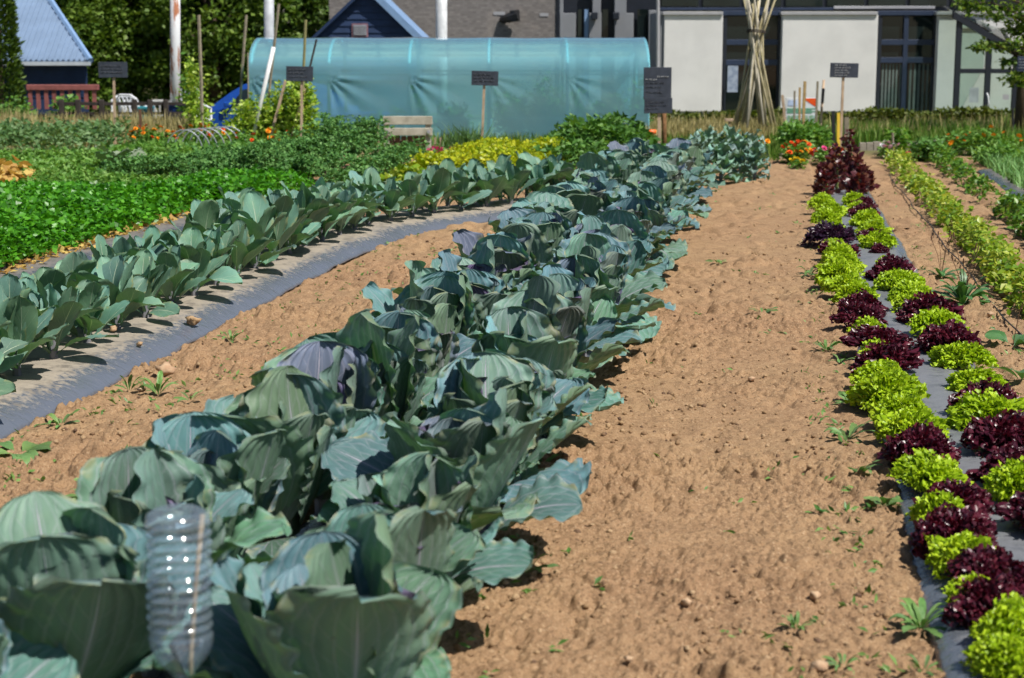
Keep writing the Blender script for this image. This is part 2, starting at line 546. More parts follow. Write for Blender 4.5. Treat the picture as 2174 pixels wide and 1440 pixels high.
M['bark'] = mat('bark', (0.10, 0.075, 0.05), 0.9, 0.15, scale=12, bump=0.8)
M['stem'] = mat('stem', (0.2, 0.25, 0.08), 0.6, scale=20)
M['slate'] = mat('slate_board', (0.035, 0.042, 0.058), 0.5, 0.35, var=-0.6, scale=5)
M['chalk'] = mat('chalk', (0.62, 0.64, 0.66), 0.9, 0.1, scale=60)
M['chalk_faint'] = mat('chalk_faint', (0.14, 0.15, 0.18), 0.9, 0.1, scale=60)
M['post'] = mat('post_wood', (0.52, 0.38, 0.26), 0.75, 0.25, scale=9, var=0.3, bump=0.3)
M['post_grey'] = mat('weathered_wood', (0.30, 0.26, 0.19), 0.85, 0.2, scale=9, var=0.35, bump=0.4)
M['post_bark'] = mat('rough_post', (0.24, 0.13, 0.06), 0.9, 0.15, scale=12, var=0.5, bump=0.8)
M['cane'] = mat('bamboo_cane', (0.46, 0.40, 0.25), 0.6, 0.3, scale=7, c2=(0.32, 0.28, 0.15))
M['cane_pale'] = mat('bamboo_pale', (0.58, 0.53, 0.42), 0.65, 0.3, scale=7, var=0.3)
M['stake'] = mat('wood_stake', (0.50, 0.34, 0.15), 0.75, 0.25, scale=9, var=0.35, bump=0.3)
M['yellow_paint'] = mat('yellow_paint', (0.80, 0.55, 0.05), 0.5, scale=8, var=0.15)
M['black'] = mat('black_plastic', (0.018, 0.018, 0.02), 0.5)
M['white_tube'] = mat('white_tube', (0.78, 0.78, 0.78), 0.4, scale=5, var=0.12)
M['orange_plastic'] = mat('orange_plastic', (0.85, 0.16, 0.03), 0.4, var=0.1)
M['render'] = mat('pale_render', (0.72, 0.715, 0.70), 0.85, 0.2, scale=1.3, var=0.1, bump=0.08)
M['render_shaded'] = mat('shaded_panel', (0.24, 0.25, 0.27), 0.75, 0.25, scale=1.5, var=0.12)  # shade on the recessed wing and return wall is put into this grey
M['frame_dark'] = mat('dark_frame', (0.016, 0.02, 0.03), 0.45, 0.4, var=0.2)
M['frame_blue'] = mat('blue_frame', (0.03, 0.045, 0.085), 0.4, 0.4, var=0.15)
M['coping'] = mat('coping', (0.38, 0.38, 0.40), 0.5, 0.4, var=0.12)
M['plinth'] = mat('plinth', (0.4, 0.39, 0.38), 0.8, scale=4, var=0.25)
M['navy'] = mat('navy_cladding', (0.020, 0.042, 0.105), 0.6, 0.3, scale=3, var=0.25)
M['barge'] = mat('barge_board', (0.20, 0.32, 0.52), 0.5, 0.4, var=0.12)
M['eave'] = mat('eave_board', (0.50, 0.55, 0.60), 0.5, 0.4, var=0.12)
M['red_paint'] = mat('red_paint', (0.30, 0.10, 0.09), 0.55, scale=6, var=0.3)
M['white_paint'] = mat('white_paint', (0.72, 0.74, 0.76), 0.45, scale=6, var=0.1)
M['grey_plastic'] = mat('grey_plastic', (0.42, 0.42, 0.40), 0.5, var=0.1)
M['blue_plastic'] = mat('blue_plastic', (0.012, 0.05, 0.22), 0.45, var=0.15)
M['teal_plastic'] = mat('teal_plastic', (0.03, 0.25, 0.30), 0.45, var=0.15)
M['bench_paint'] = mat('bench_paint', (0.50, 0.47, 0.38), 0.7, 0.25, scale=6, c2=(0.34, 0.31, 0.24), bump=0.25)
M['bench_wood'] = mat('bench_wood', (0.16, 0.085, 0.05), 0.75, 0.25, scale=6, var=0.35, bump=0.3)
M['dark_fence'] = mat('dark_fence', (0.06, 0.05, 0.045), 0.85, 0.2, scale=6, var=0.4)
M['wire'] = mat('wire_hoop', (0.36, 0.38, 0.42), 0.4, 0.5, 0.3, var=0.15)
M['tin'] = mat('grey_timber', (0.34, 0.30, 0.25), 0.85, 0.2, scale=5, var=0.35, bump=0.4)
M['fl_orange'] = mat('orange_petal', (0.90, 0.24, 0.01), 0.6, 0.2, scale=40, c2=(0.85, 0.40, 0.02))
M['fl_red'] = mat('red_petal', (0.75, 0.045, 0.012), 0.6, 0.2, scale=40, c2=(0.85, 0.16, 0.02))
M['fl_pink'] = mat('pink_petal', (0.85, 0.09, 0.30), 0.6, 0.2, scale=40, var=0.25)
M['fl_pale'] = mat('pale_pink_petal', (0.85, 0.50, 0.60), 0.6, 0.2, scale=40, var=0.2)
M['fl_yellow'] = mat('yellow_petal', (0.85, 0.62, 0.02), 0.6, 0.2, scale=40, var=0.15)
M['fl_white'] = mat('white_petal', (0.85, 0.85, 0.82), 0.6, 0.2, scale=40, var=0.1)


def rusty():
    k = NT('rusty_white_pole')
    tc = k.coords('Object')
    mp = k.new('ShaderNodeMapping')
    mp.inputs['Scale'].default_value = (6.0, 6.0, 1.2)
    k.t.links.new(tc, mp.inputs[0])
    n = k.noise(1.6, 5.0, 0.65, mp.outputs[0])
    c = k.mix(k.smooth(n, 0.50, 0.60), (0.66, 0.67, 0.69), (0.34, 0.12, 0.05))
    k.base(c, 0.6, 0.3)
    return k.m


def glass(name, c, rough=0.06, alpha_t=0.0):
    k = NT(name)
    tc = k.coords('Object')
    cc = k.mix(k.smooth(k.noise(0.9, 3.0, 0.5, tc), 0.35, 0.65), c, tuple(x * 0.55 for x in c))
    k.base(cc, rough, 0.5)
    return k.m


def wall_masonry():
    k = NT('grey_masonry')
    tc = k.coords('Object')
    mp = k.new('ShaderNodeMapping')
    mp.inputs['Rotation'].default_value = (math.pi / 2, 0, 0)
    k.t.links.new(tc, mp.inputs[0])
    b = k.new('ShaderNodeTexBrick')
    k.t.links.new(mp.outputs[0], b.inputs['Vector'])
    b.inputs['Scale'].default_value = 4.2
    b.inputs['Color1'].default_value = (0.255, 0.235, 0.225, 1)
    b.inputs['Color2'].default_value = (0.17, 0.155, 0.15, 1)
    b.inputs['Mortar'].default_value = (0.20, 0.185, 0.175, 1)
    b.inputs['Mortar Size'].default_value = 0.03
    n = k.noise(1.4, 5.0, 0.65, tc)
    c = k.mix(k.math('MULTIPLY', k.smooth(n, 0.55, 0.72), 0.5), b.outputs['Color'], (0.34, 0.30, 0.27))
    k.base(c, 0.9, 0.15)
    k.bump(k.math('ADD', b.outputs['Fac'], k.noise(30, 4.0, 0.6, tc)), 0.4, 0.02)
    return k.m


def tunnel_film():
    k = NT('tunnel_film')
    tc = k.coords('Object')
    n = k.noise(1.1, 3.0, 0.5, tc)
    dif = k.new('ShaderNodeBsdfDiffuse')
    dc = k.mix(k.smooth(n, 0.3, 0.7), (0.36, 0.82, 1.0), (0.46, 0.87, 1.0))
    k.t.links.new(dc, dif.inputs[0])
    trl = k.new('ShaderNodeBsdfTranslucent')
    trl.inputs[0].default_value = (0.40, 0.94, 0.99, 1)
    trp = k.new('ShaderNodeBsdfTransparent')
    trp.inputs[0].default_value = (0.66, 0.97, 0.99, 1)
    gl = k.new('ShaderNodeBsdfGlossy')
    gl.inputs['Roughness'].default_value = 0.11
    gl.inputs[0].default_value = (0.9, 0.95, 1.0, 1)
    m1 = k.new('ShaderNodeMixShader')
    m1.inputs[0].default_value = 0.35
    k.t.links.new(dif.outputs[0], m1.inputs[1])
    k.t.links.new(trl.outputs[0], m1.inputs[2])
    m2 = k.new('ShaderNodeMixShader')
    m2.inputs[0].default_value = 0.61
    k.t.links.new(m1.outputs[0], m2.inputs[1])
    k.t.links.new(trp.outputs[0], m2.inputs[2])
    fr = k.new('ShaderNodeFresnel')
    fr.inputs[0].default_value = 1.45
    m3 = k.new('ShaderNodeMixShader')
    k.t.links.new(k.math('MULTIPLY', fr.outputs[0], 1.3, clamp=True), m3.inputs[0])
    k.t.links.new(m2.outputs[0], m3.inputs[1])
    k.t.links.new(gl.outputs[0], m3.inputs[2])
    k.t.links.new(m3.outputs[0], k.out.inputs[0])
    return k.m


def clear_plastic():
    k = NT('clear_plastic')
    trp = k.new('ShaderNodeBsdfTransparent')
    trp.inputs[0].default_value = (0.88, 0.95, 0.99, 1)
    gl = k.new('ShaderNodeBsdfGlossy')
    gl.inputs['Roughness'].default_value = 0.1
    dif = k.new('ShaderNodeBsdfDiffuse')
    dif.inputs[0].default_value = (0.62, 0.76, 0.90, 1)
    ly = k.new('ShaderNodeLayerWeight')
    ly.inputs[0].default_value = 0.35
    m1 = k.new('ShaderNodeMixShader')
    m1.inputs[0].default_value = 0.10
    k.t.links.new(trp.outputs[0], m1.inputs[1])
    k.t.links.new(dif.outputs[0], m1.inputs[2])
    m2 = k.new('ShaderNodeMixShader')
    k.t.links.new(k.math('MULTIPLY_ADD', ly.outputs['Fresnel'], 0.42, 0.07), m2.inputs[0])
    k.t.links.new(m1.outputs[0], m2.inputs[1])
    k.t.links.new(gl.outputs[0], m2.inputs[2])
    k.t.links.new(m2.outputs[0], k.out.inputs[0])
    return k.m


M['rusty'] = rusty()
M['glass_dark'] = glass('dark_glass', (0.012, 0.02, 0.02))
def clear_pane():
    k = NT('porch_glass')
    trp = k.new('ShaderNodeBsdfTransparent')
    trp.inputs[0].default_value = (0.80, 0.88, 0.85, 1)
    gl = k.new('ShaderNodeBsdfGlossy')
    gl.inputs['Roughness'].default_value = 0.05
    fr = k.new('ShaderNodeFresnel')
    fr.inputs[0].default_value = 1.5
    m1 = k.new('ShaderNodeMixShader')
    k.t.links.new(fr.outputs[0], m1.inputs[0])
    k.t.links.new(trp.outputs[0], m1.inputs[1])
    k.t.links.new(gl.outputs[0], m1.inputs[2])
    k.t.links.new(m1.outputs[0], k.out.inputs[0])
    return k.m


M['glass_porch'] = clear_pane()
M['masonry'] = wall_masonry()
M['tunnel'] = tunnel_film()
M['tunnel_pipe'] = mat('tunnel_pipe', (0.26, 0.52, 0.58), 0.45, 0.4, var=0.1)
M['bottle'] = clear_plastic()
M['roof_metal'] = mat('blue_metal_roof', (0.19, 0.27, 0.40), 0.5, 0.45, 0.0, var=0.2, scale=1.2)
M['blind'] = mat('blind', (0.12, 0.16, 0.15), 0.7, var=0.2)
M['car_paint'] = mat('blue_car_paint', (0.01, 0.07, 0.36), 0.25, 0.6, 0.1, var=0.1)
M['asphalt'] = mat('asphalt', (0.06, 0.06, 0.062), 0.9, 0.2, scale=4)


# ------------------------------------------------------------------ ground
def cauli_center(Y):
    """lateral place of the cauliflower bed, which bends to the right at its far end"""
    return np.interp(Y, [0, 13.6, 15.2, 16.2, 17.2, 18.2], [-3.88, -3.88, -3.76, -3.40, -2.75, -1.95])


def bed_lift(s, Y):
    """height of the raised beds under the films"""
    s = np.asarray(s, dtype=float)
    Y = np.asarray(Y, dtype=float)

    def bump(c, hw, h):
        d = np.abs(s - c) / hw
        return h * np.clip(1 - d ** 4, 0, 1)
    z = bump(-1.32, 0.36, 0.06)
    z = np.maximum(z, bump(0.815, 0.30, 0.05))
    z = np.maximum(z, np.where(Y < 18.4, bump(cauli_center(Y), 0.53, 0.1), 0))
    z = np.maximum(z, bump(-5.75, 0.41, 0.06))
    return z


def ground_z(x, y, lod=0):
    """soil surface; the smallest lumps are left out where the mesh is too wide for them"""
    x = np.asarray(x, dtype=float)
    y = np.asarray(y, dtype=float)
    s = x - ROWK * y
    z = 0.05 * (fbm(x * 1.1, y * 1.1, 3, 3) - 0.45)
    if lod < 3:
        wx = x + (fbm(x * 24, y * 24, 51, 3) - 0.45) * 0.05
        wy = y + (fbm(x * 24 + 7, y * 24 + 3, 52, 3) - 0.45) * 0.05
        crumb = 0.12 + 1.2 * np.clip((fbm(x * 1.3, y * 1.9, 61, 4) - 0.33) * 2.8, 0, 1)
        crumb = crumb + np.where((s < -1.5) & (s > -3.6), 0.45, 0.08)
        z = z + clods(wx, wy, 0.19, 21, 0.10) * 0.22 * crumb
        if lod < 2:
            z = z + clods(wx + 3, wy, 0.085, 22, 0.18) * 0.36 * crumb
            z = z + clods(wx + 11, wy + 6, 0.058, 26, 0.42) * 0.50 * crumb
        else:
            z = z + clods(wx + 3, wy, 0.12, 22, 0.35) * 0.30 * crumb
        if lod < 1:
            z = z + clods(wx, wy + 5, 0.038, 23, 0.6) * 0.70 * (0.2 + 0.8 * crumb)
            z = z + clods(x + 1, y + 2, 0.024, 24, 0.5) * 0.62 * (0.35 + 0.65 * crumb)
            z = z + (fbm(x * 40, y * 40, 8, 2) - 0.45) * 0.010
        if lod < 0:
            z = z + clods(x + 4, y + 8, 0.0155, 27, 0.8) * 0.7
        hol = fbm(x * 5.5, y * 3.4, 31, 4)
        z = z - np.clip(hol - 0.62, 0, 1) * 0.20
    lift = bed_lift(s, y)
    under = np.clip(lift / 0.03, 0, 1)
    return z * (1 - under) - 0.03 * under


def soil_strip(s0, s1, Y0, Y1, dx, dy, lod):
    nr, nc = max(2, int((Y1 - Y0) / dy)), max(2, int((s1 - s0) / dx))
    Yv = np.linspace(Y0, Y1, nr)
    sv = np.linspace(s0, s1, nc)
    SS, YY = np.meshgrid(sv, Yv)
    YY = YY + (rng.random(YY.shape) - 0.5) * dy * 0.5
    SS = SS + (rng.random(SS.shape) - 0.5) * dx * 0.5
    X = ROWK * YY + SS
    Z = ground_z(X, YY, lod)
    e = np.minimum(np.abs(SS - s0), np.abs(SS - s1))
    Z = Z - 0.05 * np.clip(1 - e / 0.03, 0, 1)
    return np.stack([X, YY, Z], 2).reshape(-1, 3), grid_faces(nr, nc)


def build_ground():
    nr, nc = 200, 300
    t = np.linspace(0, 1, nr)
    Y = 1.0 / (1 / 3.2 + t * (1 / 27.0 - 1 / 3.2))
    c = np.linspace(-0.43, 0.43, nc)
    X = c[None, :] * Y[:, None]
    YY = np.repeat(Y[:, None], nc, 1)
    Z = ground_z(X, YY, 3)
    sv = X - ROWK * YY
    dug = np.zeros_like(X, dtype=bool)
    STR = [(-1.06, 0.56, 3.3, 24.2), (-3.45, -1.60, 5.0, 18.6), (-5.42, -4.3, 9.5, 17.0), (1.06, 1.62, 6.5, 24.2), (1.80, 2.28, 10.0, 24.2)]
    for s0, s1, Y0, Y1 in STR:
        dug |= (sv > s0 - 0.02) & (sv < s1 + 0.02) & (YY > Y0) & (YY < Y1)
    Z = np.where(dug, -0.07, Z)
    Z[0, :] = Z[-1, :] = 0
    Z[:, 0] = Z[:, -1] = 0
    V = np.stack([X, YY, Z], 2).reshape(-1, 3)
    F = grid_faces(nr, nc)
    for s0, s1, Y0, Y1 in STR:
        for ya, yb, dx, dy, lod in ((3.3, 6.9, 0.0056, 0.0066, -1), (6.88, 11.0, 0.010, 0.0125, 0), (10.95, 15.5, 0.014, 0.021, 1), (15.4, 24.2, 0.022, 0.04, 2)):
            ya, yb = max(ya, Y0), min(yb, Y1)
            if yb - ya < 0.2:
                continue
            if s0 < -4:
                dx, dy, lod = max(dx, 0.02), max(dy, 0.03), max(lod, 1)
            elif s0 > 1:
                dx, dy = max(dx, 0.014), max(dy, 0.018)
            V2, F2 = soil_strip(s0, s1, ya, yb, dx, dy, lod)
            F = np.vstack([F, F2 + len(V)])
            V = np.vstack([V, V2])
    n = len(V)
    y0, y1 = Y[0], Y[-1]
    B = 400.0
    k = 0.43
    # the coarse sheet around the dug patch, reaching the horizon; the yard at the left lies lower
    E = np.array([(-k * y0, y0, -0.004), (k * y0, y0, -0.004), (k * y1, y1, -0.004), (-k * y1, y1, -0.004), (-B, -40, -0.004), (B, -40, -0.004), (B, y1, -0.004), (-B, y1, -0.004)])
    Q = np.array([[4, 5, 1, 0], [5, 6, 2, 1], [7, 4, 0, 3]]) + n
    V = np.vstack([V, E])
    F = np.vstack([F, Q])
    gy = np.concatenate([np.linspace(y1, 40, 27), [45, 60, 100, 200, B]])
    gx_ = np.concatenate([[-B, -100, -40], np.linspace(-25, 25, 51), [40, 100, B]])
    GX, GY = np.meshgrid(gx_, gy)

    def sst(v, a, b):
        t = np.clip((v - a) / (b - a), 0, 1)
        return t * t * (3 - 2 * t)
    GZ = -0.004 - 0.62 * sst(GY, 31.4, 34.4) * sst(-GX, -0.5, 2.5)
    F = np.vstack([F, grid_faces(len(gy), len(gx_)) + len(V)])
    V = np.vstack([V, np.stack([GX, GY, GZ], 2).reshape(-1, 3)])
    m = mesh('ground', V, F, smooth=False)
    o = link('ground', m, M['soil'])
    o['kind'] = 'structure'
    return o


build_ground()


def build_film(name, center, half, h, Y0, Y1, material, label, seed, wr=0.008):
    ny = int((Y1 - Y0) / 0.07)
    nx = 41
    Y = np.linspace(Y0, Y1, ny)
    q = np.linspace(-1, 1, nx)
    c = np.array([float(center(y)) for y in Y])
    hw = half * (1 + 0.07 * (fbm(Y * 1.4, Y * 0 + seed, seed, 3) - 0.5) * 2)
    Xc = ROWK * Y + c
    # rows across the strip run square to its course
    dx = np.gradient(Xc, Y)
    L = np.sqrt(1 + dx * dx)
    X = Xc[:, None] + (q[None, :] * hw[:, None]) / L[:, None]
    YY = Y[:, None] - (q[None, :] * hw[:, None]) * dx[:, None] / L[:, None]
    Z = h * np.clip(1 - np.abs(q) ** 4, 0, 1)[None, :] - 0.012 * np.abs(q)[None, :] ** 8
    Z = Z + 0.012 + (fbm(X * 3, YY * 3, seed + 1, 3) - 0.5) * 0.03
    edge = np.clip((np.abs(q) - 0.45) * 2.2, 0, 1)[None, :]
    Z = Z + edge * wr * 5.0 * (np.abs(fbm(YY * 11, X * 3, seed + 4, 3) - 0.45)) * (0.2 + 1.6 * fbm(YY * 1.5, X, seed + 9, 2))
    Z = Z + (fbm(X * 11, YY * 11, seed + 2, 2) - 0.5) * 0.012
    V = np.stack([X, YY, Z], 2).reshape(-1, 3)
    uv = np.stack([np.repeat((q[None, :] + 1) / 2, ny, 0), np.repeat(Y[:, None] / 4, nx, 1)], 2).reshape(-1, 2)
    m = mesh(name, V, grid_faces(ny, nx), uv)
    o = link(name, m, material)
    sol = o.modifiers.new('thickness', 'SOLIDIFY')
    sol.thickness = 0.003
    sol.offset = -1
    return tag(o, label, 'plastic mulch')


build_film('mulch_film', cauli_center, 0.52, 0.09, 6.2, 18.3, M['film_dusty'], 'dusty grey plastic mulch strip under the bluish cauliflower row, bending at its far end', 5)
build_film('mulch_film', lambda y: -1.32, 0.36, 0.05, 2.6, 19.4, M['film_grey'], 'grey plastic mulch strip mostly hidden beneath the large red cabbages', 15)
build_film('mulch_film', lambda y: 0.815, 0.31, 0.045, 3.6, 21.0, M['film_clean'], 'clean grey plastic mulch strip under the two frilly lettuce rows', 25, 0.006)
build_film('mulch_film', lambda y: -5.75, 0.42, 0.05, 8.6, 17.3, M['film_grey'], 'dark plastic mulch strip along the edge of the parsley bed', 35)
build_film('mulch_film', lambda y: 3.05, 0.35, 0.03, 15.5, 22.5, M['film_grey'], 'grey plastic mulch strip beside the pale onion patch', 45)


# loose clods and stones
def lump(seed, n=1):
    bm = bmesh.new()
    bmesh.ops.create_icosphere(bm, subdivisions=n, radius=1.0)
    r = random.Random(seed)
    for v in bm.verts:
        v.co *= 0.5 + 0.75 * r.random()
        v.co.x += 0.25 * (r.random() - 0.5)
        v.co.z += 0.25 * (r.random() - 0.5)
    bm.verts.ensure_lookup_table()
    V = np.array([v.co[:] for v in bm.verts])
    F = np.array([[v.index for v in f.verts] for f in bm.faces])
    bm.free()
    return V, F


def bare(s, Y):
    """soil that shows: the path, the strip left of the cabbages, the strip right of the lettuces"""
    return ((s > -0.9) & (s < 0.42)) | ((s > -3.3) & (s < -1.75)) | ((s > 1.15) & (s < 1.5)) | ((s > -5.3) & (s < -4.45)) | ((s > 1.85) & (s < 2.1))


def build_clods():
    lumps = [lump(i) for i in range(8)]
    Y = 1 / (1 / 3.6 + rng.random(42000) * (1 / 21.0 - 1 / 3.6))
    s = rng.uniform(-4.9, 2.2, 42000)
    x = ROWK * Y + s
    ok = bare(s, Y) & (np.abs(x) < 0.36 * Y) & (rng.random(len(x)) < np.clip((fbm(x * 1.6, Y * 1.6, 71, 3) - 0.3) * 3, 0.08, 1))
    x, Y = x[ok], Y[ok]
    z = ground_z(x, Y)
    VV, FF, n = [], [], 0
    for i in range(len(x)):
        r = 0.0028 + 0.014 * rng.random() ** 3.5
        V, F = lumps[i % 8]
        a = rng.random() * 6.28
        rot = np.array([[math.cos(a), -math.sin(a), 0], [math.sin(a), math.cos(a), 0], [0, 0, 1]])
        VV.append((V * np.array([1, 0.9, 0.7])) @ rot.T * r + np.array([x[i], Y[i], z[i] + r * 0.25]))
        FF.append(F + n)
        n += len(V)
    m = mesh('soil_clods', np.vstack(VV), np.vstack(FF), smooth=False)
    o = link('soil_clods', m, M['clod'])
    tag(o, 'crumbly brown soil lumps strewn over the bare garden paths', 'soil', kind='stuff')


build_clods()
STONES = [
    (352, 786, 0.07, 'pale buff stone beside the bluish edge of the cauliflower mulch strip'),
    (300, 826, 0.035, 'small orange stone at the edge of the cauliflower mulch strip'),
    (243, 733, 0.035, 'orange brown stone lying on the dusty mulch strip near the cauliflower leaves'),
    (410, 700, 0.06, 'crumbly brown earth lump on the dusty mulch strip'),
    (298, 752, 0.03, 'small brown earth lump in the middle of the dusty mulch strip'),
    (1737, 1415, 0.035, 'reddish flat stone at the very front of the soil path'),
    (1730, 1262, 0.03, 'tan stone half buried in the soil path near the lettuces'),
    (1458, 1275, 0.025, 'small grey stone standing in the middle of the soil path'),
    (2103, 667, 0.035, 'orange stone on the soil right of the plantain weed'),
    (1120, 1003, 0.04, 'pale pinkish stone tucked against the cabbage mulch strip'),
    (1596, 803, 0.025, 'small pale stone on the middle of the path between cabbages and lettuces'),
    (40, 615, 0.04, 'whitish stone on the soil left of the cauliflowers'),
    (1335, 1395, 0.018, 'dark little stone at the front of the soil path near the cabbages'),
    (1905, 925, 0.03, 'orange stone touching the left edge of the lettuce mulch strip'),
]
for i, (u, v, r, lab) in enumerate(STONES):
    V, F = lump(100 + i, 2)
    V = V * np.array([1.0, 0.8, 0.62]) * r * 0.8
    p = G(u, v, 0.03)
    z = 0.02 + float(bed_lift(p.x - ROWK * p.y, p.y))
    dark = 'grey' in lab or 'dark' in lab
    m = mesh('stone', V, F, smooth=False)
    o = link('stone', m, M['clod'] if 'earth' in lab else M['stone'], loc=(p.x, p.y, z + r * 0.25), rot=(0, 0, i * 1.3))
    tag(o, lab, 'stone' if 'earth' not in lab else 'soil lump')


# ------------------------------------------------------------------ foliage helpers
def unit(a):
    return a / (np.linalg.norm(a, axis=1, keepdims=True) + 1e-9)


def leaves_np(P_, size, seed, aspect=0.55, up=0.6, flat=0.5, dirs=None, fold=0.25):
    """one folded leaf of two triangles at each point"""
    r = np.random.default_rng(seed)
    n = len(P_)
    size = np.broadcast_to(np.asarray(size, dtype=float), (n,))[:, None] * (0.6 + 0.8 * r.random((n, 1)))
    d = r.normal(0, 1, (n, 3))
    d[:, 2] = d[:, 2] * 0.5 + (up - 0.5)
    if dirs is not None:
        d = d * 0.6 + dirs
    d = unit(d)
    nr = r.normal(0, 1, (n, 3)) * (1 - flat)
    nr[:, 2] += flat * 1.6
    a = unit(np.cross(d, nr))
    nn = np.cross(a, d)
    b = P_
    tip = P_ + d * size
    mid = P_ + d * size * 0.45
    l = mid + a * size * aspect * 0.5 + nn * size * fold * 0.4
    rr = mid - a * size * aspect * 0.5 + nn * size * fold * 0.4
    V = np.stack([b, l, tip, rr], 1).reshape(-1, 3)
    i = np.arange(n)[:, None] * 4
    F = np.concatenate([i + np.array([0, 2, 1]), i + np.array([0, 3, 2])], 0)
    return V, F


def blades_np(B, h, seed, w=0.012, lean=0.25):
    """bent grass blades rooted at the points"""
    r = np.random.default_rng(seed)
    n = len(B)
    h = np.broadcast_to(np.asarray(h, dtype=float), (n,))[:, None] * (0.5 + 0.9 * r.random((n, 1)))
    a = r.random(n) * 6.283
    sd = np.stack([np.cos(a), np.sin(a), np.zeros(n)], 1)
    b = r.random(n) * 6.283
    ln = np.stack([np.cos(b), np.sin(b), np.zeros(n)], 1) * (lean * r.random((n, 1))) * h
    z = np.array([[0, 0, 1.0]])
    m = B + z * h * 0.55 + ln * 0.3
    t = B + z * h + ln
    w = w * (0.6 + 0.8 * r.random((n, 1)))
    V = np.stack([B - sd * w, B + sd * w, m + sd * w * 0.8, m - sd * w * 0.8, t], 1).reshape(-1, 3)
    i = np.arange(n)[:, None] * 5
    F = np.concatenate([i + np.array([0, 1, 2]), i + np.array([0, 2, 3]), i + np.array([3, 2, 4])], 0)
    return V, F


def bed_points(n, s0, s1, Y0, Y1, h, seed, noise=1.6, low=0.25, base=0.0, edge=0.25):
    """points through the volume of a planted bed in row coordinates"""
    r = np.random.default_rng(seed)
    s, Y = r.uniform(s0, s1, n), r.uniform(Y0, Y1, n)
    hh = h * (0.55 + 0.9 * (fbm(s * noise, Y * noise, seed, 3) - 0.1))
    e = np.minimum(np.minimum(s - s0, s1 - s), np.minimum(Y - Y0, Y1 - Y))
    hh = hh * np.clip(0.35 + e / edge, 0, 1)
    z = hh * (low + (1 - low) * r.random(n) ** 0.5) + base
    return np.stack([ROWK * Y + s + r.normal(0, 0.04, n), Y, z], 1)


def ell_points(n, c, rad, seed, shell=0.5, lump_=0.25):
    r = np.random.default_rng(seed)
    d = unit(r.normal(0, 1, (n, 3)))
    q = (1 - shell * r.random(n) ** 1.6) * (1 - lump_ + lump_ * 2 * vnoise(d[:, 0] * 3 + 9 + d[:, 2] * 2, d[:, 1] * 3 + 4 - d[:, 2], seed))
    p = d * q[:, None] * np.array(rad) + np.array(c)
    return p, d


def stuff(name, V, F, material, label, cat):
    o = link(name, mesh(name, V, F, smooth=False), material)
    return tag(o, label, cat, kind='stuff')


def join_np(parts):
    VV, FF, n = [], [], 0
    for V, F in parts:
        VV.append(V)
        FF.append(F + n)
        n += len(V)
    return np.vstack(VV), np.vstack(FF)


def box_px(name, u0, u1, v0, v1, Y, dep, material, parent, bev=0.0, front=0.0):
    um = (u0 + u1) / 2
    a, b = P(u0, (v0 + v1) / 2, Y), P(u1, (v0 + v1) / 2, Y)
    z1, z0 = P(um, v0, Y).z, P(um, v1, Y).z
    o = MB().box((a.x, Y - front, z0), (b.x, Y - front + dep, z1), bev).build(name, material, parent)
    if parent is not None:
        o.matrix_parent_inverse = Matrix.Translation(parent.location).inverted()
    return o


def own(o, parent):
    o.parent = parent
    o.matrix_parent_inverse = Matrix.Translation(parent.location).inverted()
    return o


